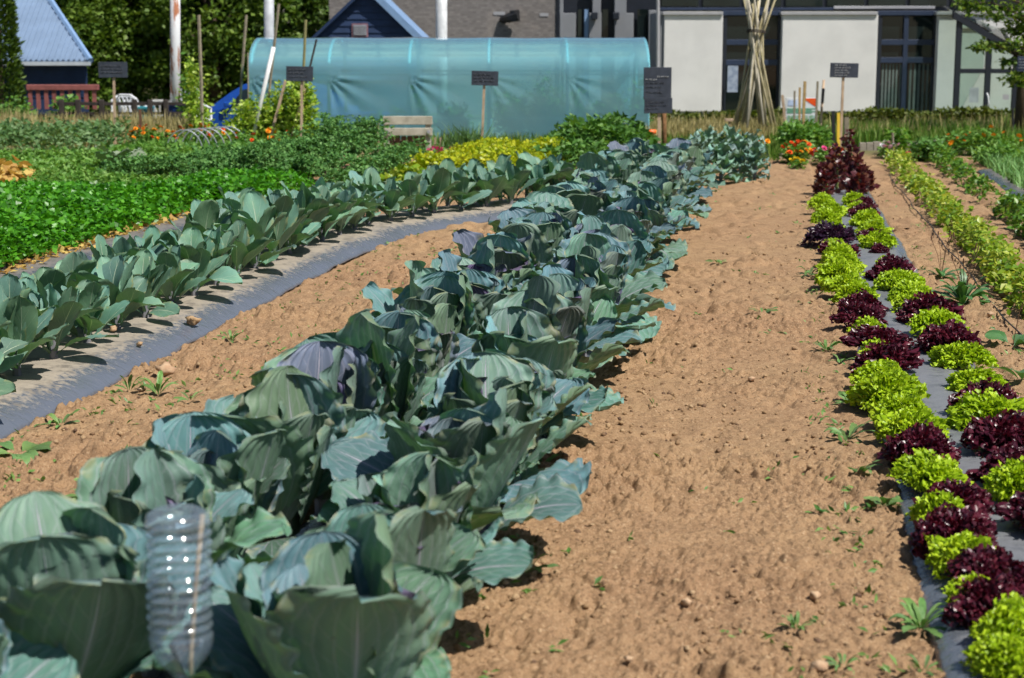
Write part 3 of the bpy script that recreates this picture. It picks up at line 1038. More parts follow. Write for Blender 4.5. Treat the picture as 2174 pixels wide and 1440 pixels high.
# ------------------------------------------------------------------ large leaves
def big_leaf(name, L, W, pet=0.14, skew=1.25, bend0=0.0, bend1=0.6, cup=0.5, fold=0.0, ruf=0.03, frq=3.0, ribs=7.0, ribamp=0.004,
             jag=0.05, seed=0, nu=13, nv=20, power=0.5, petw=0.016, crimp=0.004, fan=0.0):
    r = np.random.default_rng(seed)
    k = np.linspace(0, 1, nv)
    t = np.where(k < 0.15, k / 0.15 * pet, pet + (1 - pet) * (1 - (1 - (k - 0.15) / 0.85) ** 1.25))
    q = np.clip((t - pet) / (1 - pet), 0, 1) ** skew
    wv = W * (4 * q * (1 - q) + 1e-9) ** power
    wv = wv * (1 + jag * (r.random(nv) - 0.5) * 2 + 0.05 * np.sin(t * 9 + r.random() * 6) * (jag < 0.04))
    wv = np.maximum(wv, petw * (1 - t * 0.7) * np.where(t < 0.98, 1, 0.5))
    phi = bend0 + bend1 * t ** 1.3 + 0.12 * np.sin(t * 5 + r.random() * 6)
    dt = np.diff(t, prepend=0) * L
    cy, cz = np.cumsum(np.cos(phi) * dt), -np.cumsum(np.sin(phi) * dt)
    u = np.linspace(-1, 1, nu)
    U, T = np.meshgrid(u, t)
    ph = r.random(4) * 6.28
    x = U * wv[:, None]
    side = np.where(U > 0, 1.0, -1.0)
    off = cup * x * x / max(W, 1e-6) + fold * np.abs(x)
    off = off + ruf * np.abs(U) ** 2.2 * np.sin(T * frq * 6.28 + ph[0] + side * ph[1]) * np.clip(q, 0, 1)[:, None] * 1.2
    off = off + ribamp * np.cos(2 * np.pi * ribs * (T - 0.42 * np.abs(U) ** 0.8)) * np.clip(np.abs(U) * 3, 0, 1) * np.clip(q * 3, 0, 1)[:, None]
    off = off + fan * np.cos(2 * np.pi * 4.5 * (np.abs(U) ** 0.9 - 0.10 * T)) * np.clip(np.abs(U) * 4, 0, 1) * np.clip(T * 2.2, 0, 1) * np.clip(q * 6, 0, 1)[:, None]
    off = off + crimp * np.abs(U) ** 5 * np.sin(T * 47 + ph[2] + side * 2) * np.clip(q * 4, 0, 1)[:, None]
    off = off + 0.02 * L * np.sin(x / W * 2.4 + ph[2]) * np.sin(T * 3.0 + ph[3])
    nyv, nzv = np.sin(phi)[:, None], np.cos(phi)[:, None]
    V = np.stack([x + 0.05 * L * np.sin(T * 2.5 + ph[1]) * T, cy[:, None] + nyv * off, cz[:, None] + nzv * off], 2).reshape(-1, 3)
    uv = np.stack([(U + 1) / 2, T], 2).reshape(-1, 2)
    return mesh(name, V, grid_faces(nv, nu), uv)


def head_ball(name, seed):
    """a closed head of wrapped leaves"""
    r = np.random.default_rng(seed)
    n, mrows = 28, 16
    V, uv = [], []
    for i in range(mrows):
        a = math.pi * i / (mrows - 1)
        for j in range(n):
            b = 2 * math.pi * j / (n - 1)
            wrap = 1 + 0.09 * math.sin(b * 1.5 + a * 2.0) + 0.05 * abs(math.sin(b * 2.5 - a * 1.3))
            rr = 0.1 * wrap
            V.append((rr * math.sin(a) * math.cos(b), rr * math.sin(a) * math.sin(b), rr * 0.95 * math.cos(a)))
            uv.append(((b / 6.283 * 2) % 1.0, i / (mrows - 1)))
    return mesh(name, V, grid_faces(mrows, n), uv)


def ordinal(n):
    w = ['first', 'second', 'third', 'fourth', 'fifth', 'sixth', 'seventh', 'eighth', 'ninth', 'tenth', 'eleventh', 'twelfth', 'thirteenth',
         'fourteenth', 'fifteenth', 'sixteenth', 'seventeenth', 'eighteenth', 'nineteenth', 'twentieth']
    if n <= 20:
        return w[n - 1]
    tens = {2: 'twenty', 3: 'thirty', 4: 'forty', 5: 'fifty'}[n // 10]
    return {2: 'twentieth', 3: 'thirtieth', 4: 'fortieth', 5: 'fiftieth'}[n // 10] if n % 10 == 0 else tens + '-' + w[n % 10 - 1]


def put_leaf(meshes, material, root, r, az, el, sc_, color, z=0.0, out=0.0, roll=0.0, name='leaf', lean=0.0):
    c_ = math.cos(az)
    el = el + lean * (0.35 * c_ if c_ > 0 else c_)           # leaves on the sunny side hang lower
    m = r.choice(meshes)
    o = bpy.data.objects.new(name, m)
    col.objects.link(o)
    if not m.materials:
        m.materials.append(material)
    o.parent = root
    mt = Matrix.Rotation(az, 4, 'Z') @ Matrix.Translation((0, out, z)) @ Matrix.Rotation(el, 4, 'X') @ Matrix.Rotation(roll, 4, 'Y') @ Matrix.Diagonal((sc_, sc_, sc_, 1))
    o.matrix_local = mt
    o.color = (*color, 1.0)
    return o


def jit(c, r, a=0.12):
    k = 1 + r.uniform(-a, a)
    return tuple(min(1, x * k * (1 + r.uniform(-a, a) * 0.4)) for x in c)


# ------------------------------------------------------------------ far buildings
YB = 40.0
bld = empty('office_building', P(1700, 242, YB).xy.to_3d(), 'low modern building with pale rendered panels and dark blue framed windows', 'building')
TOPV, BOTV = 26, 243
for u0, u1 in ((1409, 1533), (1659, 1861), (1989, 2031)):
    w_ = box_px('wall_panel', u0, u1, TOPV + 6, BOTV - 6, YB, 0.35, M['render'], bld, 0.01)
    box_px('coping', u0 - 2, u1 + 2, TOPV - 1, TOPV + 6, YB, 0.40, M['coping'], bld, 0.006, 0.05)
    box_px('plinth', u0 + 1, u1 - 1, BOTV - 6, BOTV + 4, YB, 0.33, M['plinth'], bld, 0.0, -0.02)
box_px('wall_panel', 2031, 2290, TOPV + 6, 60, YB, 0.35, M['render'], bld, 0.01)
box_px('coping', 2033, 2290, TOPV - 1, TOPV + 6, YB, 0.40, M['coping'], bld, 0.006, 0.05)
box_px('wall_panel', 2031, 2290, 61, BOTV, YB + 0.05, 0.3, M['render'], bld, 0.01)


def window_bay(u0, u1, mull, rails, blinds, door=False):
    YW = YB + 0.22
    wn_ = box_px('window', u0, u1, TOPV - 4, BOTV + 4, YW + 0.10, 0.12, M['frame_dark'], bld)
    us = [u0] + mull + [u1]
    vs = [TOPV + 4] + rails + [BOTV]
    for i in range(len(us) - 1):
        for j in range(len(vs) - 1):
            lower = j == len(vs) - 2
            box_px('pane', us[i] + 5, us[i + 1] - 5, vs[j] + 5, vs[j + 1] - 5, YW + 0.075, 0.02, M['glass_dark'], bld)
            if lower and blinds:
                n = 6
                for q in range(n):
                    a = us[i] + 9 + (us[i + 1] - us[i] - 22) * q / (n - 1)
                    box_px('blind_slat', a, a + 4, vs[j] + 8, vs[j + 1] - 6, YW + 0.07, 0.006, M['blind'], bld, 0, 0.0)
    for a in [u0 + 3] + mull + [u1 - 3]:
        box_px('mullion', a - 5, a + 5, TOPV, BOTV + 2, YW, 0.09, M['frame_blue'] if a in mull else M['frame_dark'], bld, 0.008)
    for b in rails:
        box_px('transom', u0 + 2, u1 - 2, b - 6, b + 6, YW + 0.005, 0.08, M['frame_blue'], bld, 0.008)
    box_px('head_frame', u0, u1, TOPV - 3, TOPV + 7, YW - 0.03, 0.12, M['frame_blue'], bld, 0.008)


window_bay(1534, 1658, [1616], [90, 133], False)
window_bay(1862, 1988, [1921], [90, 128], True)
# upper storey: dark glazing band with frames
box_px('upper_wall', 1400, 2290, -60, TOPV - 2, YB + 0.5, 0.3, M['frame_dark'], bld)
for u0 in range(1405, 2280, 88):
    box_px('pane', u0, u0 + 78, -50, TOPV - 12, YB + 0.46, 0.03, M['glass_dark'], bld)
box_px('fascia', 1770, 1985, TOPV - 13, TOPV - 7, YB + 0.40, 0.06, M['coping'], bld, 0.005)
box_px('fascia', 1400, 1770, TOPV - 10, TOPV - 4, YB + 0.41, 0.05, M['frame_blue'], bld, 0.005)
# the recessed wing on the left
YR = 43.5
box_px('wing_wall', 1188, 1412, -80, 262, YR + 0.3, 0.3, M['frame_dark'], bld)
for u0, u1, v0 in ((1188, 1222, 28), (1250, 1276, 28), (1304, 1344, 28), (1376, 1410, 22), (1258, 1276, -60), (1305, 1330, -60), (1188, 1196, -60)):
    box_px('shaded_panel', u0, u1, v0, 30 if v0 < 0 else 262, YR, 0.2, M['render_shaded'], bld, 0.01)  # panel colour darkened to stand for the wing's shade
for u0, u1 in ((1226, 1234), (1278, 1290), (1240, 1249), (1352, 1374)):
    box_px('wing_glass', u0, u1, 20, 258, YR + 0.1, 0.1, M['glass_dark'] if u0 != 1240 else M['barge'], bld)
for a in (1262, 1308):
    box_px('wall_lamp', a - 7, a + 7, 26, 42, YR - 0.22, 0.2, M['frame_dark'], bld, 0.02)
pipe = MB().tube([P(1396, -60, YB - 0.1), P(1397, 20, YB - 0.1), P(1396, 245, YB - 0.1)], 0.04, 8).build('downpipe', M['coping'])
own(pipe, bld)
box_px('return_wall', 1400, 1410, TOPV, BOTV, YB + 0.05, 3.0, M['render_shaded'], bld)
# poster hanging in the window
ps = MB()
a, b = P(1545, 140, YB - 0.01), P(1566, 196, YB - 0.01)
ps.box((a.x, YB - 0.012, b.z), (b.x, YB + 0.0, a.z), 0.002)
tag(ps.build('poster', mat('pale_poster', (0.36, 0.42, 0.52), 0.5, scale=9, c2=(0.20, 0.25, 0.36))), 'pale blue poster fixed to the window left of the cane wigwam', 'poster')
# glazed porch
YP = 38.4
por = empty('glazed_porch', P(2090, 240, YP).xy.to_3d(), 'dark framed glass porch with sloping roof against the pale building', 'porch')
for u0 in (2028, 2092, 2150):
    zt = 24 if u0 == 2028 else (66 if u0 == 2092 else 104)
    box_px('upright', u0, u0 + 12, zt + 8, 246, YP, 0.09, M['frame_dark'], por, 0.006)
box_px('crossbar', 2030, 2156, 146, 156, YP + 0.01, 0.06, M['frame_dark'], por, 0.006)
sl_ = MB()
a, b = P(2024, 26, YP), P(2162, 108, YP)
sl_.prism([(a.x, a.z + 0.02), (b.x, b.z + 0.02), (b.x, b.z - 0.13), (a.x, a.z - 0.13)], YP - 0.04, YP + 0.1)
own(sl_.build('roof_beam', M['frame_dark']), por)
rf = MB()
rf.add([(a.x, YP, a.z + 0.05), (b.x, YP, b.z + 0.05), (b.x + 0.1, YB - 0.02, b.z + 0.45), (a.x + 0.1, YB - 0.02, a.z + 0.2),
        (a.x, YP, a.z + 0.025), (b.x, YP, b.z + 0.025), (b.x + 0.1, YB - 0.02, b.z + 0.425), (a.x + 0.1, YB - 0.02, a.z + 0.175)],
       [(0, 1, 2, 3), (7, 6, 5, 4), (0, 4, 5, 1), (1, 5, 6, 2), (2, 6, 7, 3), (3, 7, 4, 0)])
own(rf.build('glass_roof', M['glass_porch']), por)
for u0, u1, va, vb in ((2037, 2092, 38, 70), (2101, 2150, 76, 104)):
    p0, p1 = P(u0, va, YP), P(u1, vb, YP)
    zc = P(u0, 147, YP).z
    pn = MB().prism([(p0.x, p0.z), (p1.x, p1.z - 0.02), (p1.x, zc), (p0.x, zc)], YP + 0.03, YP + 0.045)
    own(pn.build('pane', M['glass_porch']), por)
    box_px('pane', u0, u1, 154, 240, YP + 0.03, 0.015, M['glass_porch'], por)
hd = MB().tube([P(2095, 198, YP - 0.05), P(2098, 205, YP - 0.08), P(2099, 220, YP - 0.08), P(2096, 232, YP - 0.05)], 0.02, 8)
own(hd.build('door_handle', M['white_paint'], smooth=True), por)
box_px('door_notice', 2129, 2142, 201, 212, YP + 0.02, 0.008, M['coping'], por)
box_px('door_logo', 2058, 2078, 186, 218, YP + 0.02, 0.006, mat('etched_mark', (0.33, 0.39, 0.40), 0.3), por)

# old masonry building and the blue gable before it
YM = 46.0
st = empty('masonry_building', P(930, 262, YM).xy.to_3d(), 'grey brown masonry building wall rising behind the polytunnel', 'building')
box_px('wall', 700, 1186, -120, 290, YM, 4.0, M['masonry'], st)
box_px('corner_trim', 1183, 1190, -120, 280, YM - 0.05, 0.3, M['frame_dark'], st)
lm = MB().tube([P(1066, 42, YM - 0.02), P(1080, 38, YM - 0.25), P(1100, 33, YM - 0.3)], [0.09, 0.13, 0.16], 8)
lm.tube([P(1092, 22, YM - 0.28), P(1094, 46, YM - 0.28)], 0.13, 8)
own(lm.build('wall_lamp', M['black']), st)
box_px('patched_stone', 1048, 1072, 25, 32, YM - 0.015, 0.03, M['coping'], st)
box_px('patched_stone', 1146, 1164, 28, 35, YM - 0.015, 0.03, M['coping'], st)

YG = 41.0
gb = empty('blue_gabled_shed', P(775, 262, YG).xy.to_3d(), 'dark blue gabled shed behind the polytunnel', 'shed')
al, ap, ar = P(668, 84, YG), P(777, -20, YG), P(884, 84, YG)
gw = MB().prism([(al.x, -0.8), (al.x, al.z), (ap.x, ap.z), (ar.x, ar.z), (ar.x, -0.8)], YG, YG + 3.0)
own(gw.build('gable_wall', M['navy']), gb)
zz = -0.7
while zz < ap.z - 0.1:                       # lapped boards
    if zz <= al.z:
        x0, x1 = al.x + 0.02, ar.x - 0.02
    else:
        f = (zz - al.z) / (ap.z - al.z)
        x0, x1 = al.x + (ap.x - al.x) * f + 0.04, ar.x + (ap.x - ar.x) * f - 0.04
    if x1 - x0 > 0.1 and zz > 0.7:
        bd = MB().add([(x0, YG - 0.004, zz + 0.15), (x1, YG - 0.004, zz + 0.15), (x1, YG - 0.028, zz), (x0, YG - 0.028, zz), (x0, YG - 0.002, zz), (x1, YG - 0.002, zz)],
                      [(0, 1, 2, 3), (3, 2, 5, 4)])
        own(bd.build('board', M['navy']), gb)
    zz += 0.16
for p0, p1, t in ((al, ap, 0.07), (ap, ar, 0.15)):
    d = (p1 - p0).normalized()
    nn = Vector((-d.z, 0, d.x)) * (1 if p0 is al else 1)
    up_ = nn if nn.z > 0 else -nn
    q = MB().prism([((p0 - d * 0.1).x, (p0 - d * 0.1).z), ((p1 + d * 0.1).x, (p1 + d * 0.1).z), ((p1 + d * 0.1 + up_ * t).x, (p1 + d * 0.1 + up_ * t).z), ((p0 - d * 0.1 + up_ * t).x, (p0 - d * 0.1 + up_ * t).z)],
                   YG - 0.2, YG + 3.1)
    own(q.build('roof_slope', M['barge'] if t > 0.1 else M['navy']), gb)
wf = box_px('window', 747, 781, 50, 79, YG - 0.06, 0.05, mat('reddish_frame', (0.28, 0.14, 0.16), 0.6), gb)
box_px('louvre_panel', 750, 778, 53, 76, YG - 0.075, 0.03, mat('louvre', (0.24, 0.27, 0.34), 0.6), gb)
for q in range(5):
    box_px('louvre', 751, 777, 55 + q * 4.2, 57 + q * 4.2, YG - 0.09, 0.02, M['coping'], gb)

# blue shed on the left with a ribbed metal roof
YS = 36.0
sh = empty('blue_shed', P(110, 262, YS).xy.to_3d(), 'navy timber shed with a ribbed blue metal roof at the left', 'shed')
wa, wb = P(-60, 128, YS + 0.25), P(184, 128, YS + 0.25)
own(MB().add([(wa.x, YS + 0.25, -0.9), (wb.x, YS + 0.25, -0.9), (wb.x * 1.075, YS + 2.9, -0.9), (wa.x, YS + 2.9, -0.9), (wa.x, YS + 0.25, wa.z), (wb.x, YS + 0.25, wa.z), (wb.x * 1.075, YS + 2.9, wa.z), (wa.x, YS + 2.9, wa.z)],
             [(3, 2, 1, 0), (4, 5, 6, 7), (0, 1, 5, 4), (1, 2, 6, 5), (2, 3, 7, 6), (3, 0, 4, 7)]).build('wall', M['navy']), sh)
for q in range(12):
    box_px('board', -60, 184, 136 + q * 6, 141 + q * 6, YS + 0.235, 0.02, M['navy'], sh)
e0, e1 = P(-60, 129, YS), P(192, 129, YS)
r1 = P(97, -14, YS + 2.2)
nP = 22
for q in range(nP):
    f0, f1 = q / nP, (q + 1) / nP
    x0, x1 = e0.x + (e1.x - e0.x) * f0, e0.x + (e1.x - e0.x) * f1

    def top(x):
        g = min(1.0, max(0.0, (e1.x - x) / (e1.x - r1.x)))
        return Vector((x, YS + 2.2 * g, e1.z + (r1.z - e1.z) * g))
    t0, t1 = top(x0), top(x1)
    # the hip leans left with height, so the strip ends on the hip line
    mbp = MB()
    th = 0.02
    mbp.add([(x0, YS, e0.z), (x1, YS, e0.z), (t1.x, t1.y, t1.z), (t0.x, t0.y, t0.z),
             (x0, YS, e0.z - th), (x1, YS, e0.z - th), (t1.x, t1.y, t1.z - th), (t0.x, t0.y, t0.z - th)],
            [(0, 1, 2, 3), (7, 6, 5, 4), (0, 4, 5, 1), (1, 5, 6, 2), (3, 2, 6, 7), (0, 3, 7, 4)])
    mbp.tube([(x0, YS - 0.01, e0.z + 0.012), (t0.x, t0.y, t0.z + 0.012)], 0.022, 5)
    own(mbp.build('roof_panel', M['roof_metal']), sh)
hp = MB().tube([(e1.x, YS, e1.z), (r1.x, YS + 2.2, r1.z)], 0.07, 6)
own(hp.build('hip_cap', M['barge']), sh)
own(MB().box((e0.x, YS - 0.02, e0.z - 0.1), (e1.x, YS + 0.02, e0.z - 0.022)).build('eave_board', M['eave']), sh)

# poles
def pole(u_top, u_bot, vb, Y, rad, material, label, cat='pole', vt=-80, name='pole', n=10):
    p0, p1 = P(u_bot, vb, Y), P(u_top, vt, Y)
    o = MB().tube([p0, p0.lerp(p1, 0.5), p1], rad, n).build(name, material, smooth=True)
    return tag(o, label, cat)


pole(372, 372, 290, 34.0, 0.10, M['rusty'], 'thick white lamp pole with rust streaks left of the polytunnel', name='lamp_pole', n=14)
pole(571, 571, 290, 36.0, 0.105, mat('grey_pole', (0.50, 0.52, 0.56), 0.5), 'plain grey pole behind the left end of the polytunnel', name='lamp_pole', n=14)
pole(937, 938, 290, 36.0, 0.12, mat('white_pole', (0.66, 0.68, 0.70), 0.5), 'white pole behind the middle of the polytunnel', name='lamp_pole', n=14)


# ------------------------------------------------------------------ trees
def leafy_crown(c, rad, n, size, seed, clumps=26):
    r = np.random.default_rng(seed)
    pts, dirs = [], []
    for i in range(clumps):
        d = unit(r.normal(0, 1, (1, 3)))[0]
        q = 0.55 + 0.45 * r.random()
        cc = np.array(c) + d * q * np.array(rad) * 0.85
        rr = np.array([1, 1, 0.7]) * rad[0] * (0.16 + 0.2 * r.random())
        p, dd = ell_points(n // clumps, cc, rr, seed * 50 + i, 0.6, 0.3)
        pts.append(p)
        dirs.append(dd)
    return leaves_np(np.vstack(pts), size, seed, 0.75, 0.4, 0.5, np.vstack(dirs) * 0.7)


TREES = [(40, 52, 3.0, 6.5, 'tree_dark'), (150, 50, 2.6, 6.0, 'tree'), (260, 51, 2.5, 6.5, 'tree'), (350, 53, 2.6, 7.0, 'tree'), (450, 50, 2.5, 6.5, 'tree'),
         (540, 52, 2.5, 6.5, 'tree_dark'), (640, 53, 2.6, 7.0, 'tree_dark'), (210, 60, 3.2, 9.0, 'tree_dark'), (400, 61, 3.2, 9.0, 'tree_dark'), (590, 61, 3.4, 9.0, 'tree_dark'), (60, 62, 3.4, 9.0, 'tree_dark')]
TLAB = ['leftmost dark tree behind the metal roofed shed', 'green tree just right of the metal roof ridge', 'green tree behind the slate sign left of the rusty pole', 'tree directly behind the rusty white pole',
        'green tree above the blue car', 'dark tree behind the grey pole', 'dark tree touching the blue gable', 'tall dark tree in the back row behind the shed roof end', 'tall dark tree in the back row near the rusty pole',
        'tall dark tree in the back row above the tunnel end', 'tall dark tree at the far left of the back row']
for i, (u, Y, rx, hz, mk) in enumerate(TREES):
    x = P(u, 80, Y).x
    root = empty('broadleaf_tree', (x, Y, -0.9), TLAB[i], 'tree', 'trees behind the sheds')
    V, F = leafy_crown((0, 0, hz * 0.5), (rx, rx * 0.8, hz * 0.52), 17000, 0.15, 300 + i, 60)
    own(link('crown', mesh('crown', V, F, smooth=False), M[mk], None, (x, Y, -0.9)), root)
    tr = MB()
    tr.tube([(x, Y, -0.95), (x + 0.05, Y, 1.2), (x, Y, hz * 0.6)], [0.2, 0.16, 0.06], 8)
    for q in range(4):
        a = q * 1.7 + i
        tr.tube([(x, Y, 1.0 + q * 0.5), (x + 0.9 * math.cos(a), Y + 0.9 * math.sin(a), 2.0 + q * 0.6)], [0.08, 0.03], 6)
    own(tr.build('trunk', M['bark'], smooth=True), root)

x = P(-2, 80, 33).x
root = empty('conifer', (x, 33, -0.4), 'narrow dark conifer at the left edge in front of the shed', 'conifer')
r_ = np.random.default_rng(5)
zc = r_.random(9000) ** 0.8 * 4.6
ac = r_.random(9000) * 6.283
rc = (0.46 - 0.06 * zc) * (0.65 + 0.35 * r_.random(9000)) * (0.85 + 0.3 * vnoise(ac * 2, zc * 3, 4))
Pc = np.stack([rc * np.cos(ac), rc * np.sin(ac), zc], 1)
V, F = leaves_np(Pc, 0.11, 6, 0.4, 0.8, 0.2, np.stack([np.cos(ac), np.sin(ac), 0.6 + 0 * ac], 1) * 0.8)
own(link('crown', mesh('crown', V, F, smooth=False), M['conifer'], None, (x, 33, -0.4)), root)
own(MB().tube([(x, 33, -0.4), (x, 33, 3.4)], [0.07, 0.02], 7).build('trunk', M['bark']), root)

# the tree that hangs in at the upper right
tx, ty = P(2163, 300, 30).x, 30.0
root = empty('young_tree', (tx, ty, 0), 'leafy tree with dark trunk hanging into the upper right corner', 'tree')
tk = MB().tube([(tx, ty, -0.02), (tx + 0.02, ty, 0.9), (tx + 0.08, ty, 1.9), (tx + 0.1, ty, 3.2)], [0.11, 0.10, 0.09, 0.05], 10)
own(tk.build('trunk', M['bark'], smooth=True), root)
pts, drs = [], []
for i, (u, v, du, dv) in enumerate([(2052, 8, 30, 14), (2085, 20, 34, 16), (2120, 34, 34, 16), (2150, 20, 40, 30), (2150, 62, 30, 22), (2090, 96, 14, 9), (2082, 100, 16, 8), (2120, 98, 28, 10), (2155, 92, 28, 18),
                                     (2140, 132, 16, 8), (2150, 165, 28, 14), (2165, 172, 22, 16), (2166, 130, 14, 30), (2060, -15, 40, 14), (2130, -20, 60, 20), (2190, 40, 30, 40), (2200, 120, 26, 60), (2190, -30, 60, 40), (2168, 60, 20, 24)]):
    dY = rnd.uniform(-0.45, 0.45)
    c = P(u, v, ty + dY)
    k = ty / 3656
    p, dd = ell_points(125, c, (du * k, 0.3, dv * k), 700 + i, 0.9, 0.3)
    pts.append(p)
    drs.append(dd)
    br = MB().tube([(tx + 0.06, ty, min(3.0, max(0.9, c.z - 0.25))), Vector((tx, ty, c.z + 0.05)).lerp(c, 0.6), c], [0.025, 0.015, 0.006], 5)
    own(br.build('branch', M['bark']), root)
V, F = leaves_np(np.vstack(pts), 0.085, 31, 0.7, 0.3, 0.5)
own(link('crown', mesh('crown', V, F, smooth=False), M['near_tree']), root)


# ------------------------------------------------------------------ polytunnel
YT = 29.0
LX0, LX1 = P(528, 200, YT).x, P(1379, 200, YT).x
tun = empty('polytunnel', ((LX0 + LX1) / 2, YT + 1.5, 0), 'long low polytunnel covered in turquoise plastic film', 'polytunnel')
ribs_x = [P(u, 150, YT).x for u in (532, 697, 868, 1037, 1205, 1377)]
DEPTH = 3.0


def arch(t):
    """cross-section, t from 0 (front foot) to 1 (back foot): straight side then a round roof"""
    if t < 0.30:
        return 0.0, 1.13 * t / 0.30
    if t > 0.70:
        return DEPTH, 1.13 * (1 - t) / 0.30
    a = math.pi * (t - 0.30) / 0.40
    return DEPTH / 2 - DEPTH / 2 * math.cos(a), 1.13 + 0.63 * math.sin(a) ** 0.8


nt, nx = 121, 240
TT = np.linspace(0, 1, nt)
prof = np.array([arch(t) for t in TT])
gx = np.linspace(LX0, LX1, nx)
dn = np.gradient(prof, axis=0)
nrm = np.stack([-dn[:, 1], dn[:, 0]], 1)
nrm /= np.linalg.norm(nrm, axis=1, keepdims=True) + 1e-9
sag = np.zeros((nt, nx))
bx = np.array(ribs_x)
for i in range(len(bx) - 1):
    msk = (gx >= bx[i]) & (gx <= bx[i + 1])
    f = np.sin(np.pi * (gx[msk] - bx[i]) / (bx[i + 1] - bx[i]))
    sag[:, msk] -= 0.012 * f[None, :] * np.clip(np.sin(np.pi * TT), 0.2, 1)[:, None]
arc = np.concatenate([[0], np.cumsum(np.linalg.norm(np.diff(prof, axis=0), axis=1))])
for i, b in enumerate(bx[:-1]):
    dx_, dz_ = gx[None, :] - b, 1.10 - arc[:, None]
    rr = np.sqrt(dx_ ** 2 + dz_ ** 2)
    th = np.arctan2(dz_, dx_)
    pl = np.where((dx_ > 0) & (th > -0.15) & (th < 1.6), 1.0, 0.0)
    amp = [0.034, 0.036, 0.034, 0.012, 0.020][i]
    sag += pl * amp * np.exp(-rr / 0.34) * np.sin(th * 13) * np.clip(rr / 0.08, 0, 1) * np.clip(dx_ / 0.05, 0, 1)
sag += 0.006 * (fbm(np.repeat(gx[None, :] * 2.2, nt, 0), np.repeat(arc[:, None] * 2.2, nx, 1), 6, 3) - 0.5)
V = np.stack([np.repeat(gx[None, :], nt, 0), YT + prof[:, 0][:, None] + nrm[:, 0][:, None] * sag, prof[:, 1][:, None] + nrm[:, 1][:, None] * sag], 2).reshape(-1, 3)
cover = link('film_cover', mesh('film_cover', V, grid_faces(nt, nx)), M['tunnel'])
own(cover, tun)
for xe in (LX0 + 0.01, LX1 - 0.01):
    pol = [(xe, YT + p[0], p[1]) for p in prof[::3]]
    own(link('end_sheet', mesh('end_sheet', pol, [tuple(range(len(pol)))], smooth=False), M['tunnel']), tun)
for b in bx:
    pts = [(b, YT + 0.03 + p[0] * 0.98, p[1] - 0.03 * (p[1] > 0.1)) for p in prof[::4]]
    own(MB().tube(pts, 0.028, 8).build('hoop', M['tunnel_pipe'], smooth=True), tun)
for zz, yy, rad in ((1.135, 0.035, 0.012), (0.40, 0.03, 0.010), (1.135, DEPTH - 0.03, 0.012), (1.72, DEPTH / 2, 0.012)):
    own(MB().tube([(LX0 + 0.01, YT + yy, zz), (LX1 - 0.01, YT + yy, zz)], rad, 7).build('rail', M['tunnel_pipe'], smooth=True), tun)
# growing inside the tunnel
tag(link('tunnel_floor', mesh('tunnel_floor', [(LX0 + 0.05, YT + 0.75, 0.006), (LX1 - 0.05, YT + 0.75, 0.006), (LX1 - 0.05, YT + 2.95, 0.006), (LX0 + 0.05, YT + 2.95, 0.006)], [(0, 1, 2, 3)], smooth=False), mat('tunnel_soil', (0.42, 0.34, 0.24), 0.95, 0.1, scale=8)), 'pale bare soil path inside the turquoise polytunnel', 'soil', kind='stuff')
r_ = np.random.default_rng(8)
parts = []
for i in range(64):
    u_ = r_.choice([r_.uniform(560, 690), r_.uniform(780, 1000), r_.uniform(1060, 1190), r_.uniform(1215, 1365), r_.uniform(1060, 1365)])
    hh = np.interp(u_, [540, 700, 800, 900, 1000, 1080, 1150, 1260, 1300, 1370], [0.4, 0.3, 0.45, 0.75, 0.5, 0.85, 1.0, 0.6, 0.7, 1.05]) * r_.uniform(0.75, 1.1)
    py_ = YT + 0.34 + 0.6 * r_.random()
    px_ = P(u_, 250, py_).x
    p, d = ell_points(170, (px_, py_, hh * 0.45), (0.17, 0.12, hh * 0.6), 800 + i, 0.9, 0.4)
    parts.append(leaves_np(p[(p[:, 2] > 0) & (p[:, 1] > YT + 0.24)], 0.13, 900 + i, 0.35, 0.7, 0.3))
V, F = join_np(parts)
stuff('tunnel_crop', V, F, M['potato'], 'tall leafy crop plants growing inside the turquoise polytunnel', 'crop')
for i, (u, Yc, sz) in enumerate(((712, 30.6, 0.5), (770, 31.0, 0.6), (820, 30.8, 0.45))):
    c = P(u, 260, Yc)
    o = MB().box((c.x - sz / 2, Yc - 0.2, 0.0), (c.x + sz / 2, Yc + 0.2, 0.42), 0.02)
    o.box((c.x - sz / 2 - 0.02, Yc - 0.22, 0.37), (c.x + sz / 2 + 0.02, Yc + 0.22, 0.41), 0.005)
    tag(o.build('plastic_crate', M['blue_plastic']), '%s blue crate seen faintly through the left half of the polytunnel' % ordinal(i + 1), 'crate')

# ------------------------------------------------------------------ yard at the left
# car
YC = 35.5
cl = P(360, 250, YC).x
cr_ = cl + 3.9
CZ = -0.60
car = empty('parked_car', ((cl + cr_) / 2, YC + 0.8, CZ), 'bright blue car parked beside the left end of the polytunnel', 'car')
lo = [(0.0, 0.35), (0.02, 0.62), (0.25, 0.74), (0.95, 0.86), (1.0, 0.88), (2.9, 0.94), (3.75, 0.9), (3.88, 0.7), (3.9, 0.35), (3.3, 0.28), (0.6, 0.28)]
up = [(0.72, 0.84), (1.25, 1.22), (1.55, 1.40), (1.9, 1.46), (2.6, 1.45), (3.1, 1.34), (3.6, 0.92)]
bd = MB().prism([(cl + x, CZ + z) for x, z in lo], YC, YC + 1.65)
own(bd.build('body', M['car_paint']), car)
cb = MB()
nb = len(up)
V = [(cl + x, YC + 0.06 + 0.2 * max(0, z - 0.9), CZ + z) for x, z in up] + [(cl + x, YC + 1.59 - 0.2 * max(0, z - 0.9), CZ + z) for x, z in up]
F = [tuple(range(nb)), tuple(range(2 * nb - 1, nb - 1, -1))] + [(i, i + nb, i + 1 + nb, i + 1) for i in range(nb - 1)]
cb.add(V, F)
own(cb.build('cabin', M['car_paint']), car)
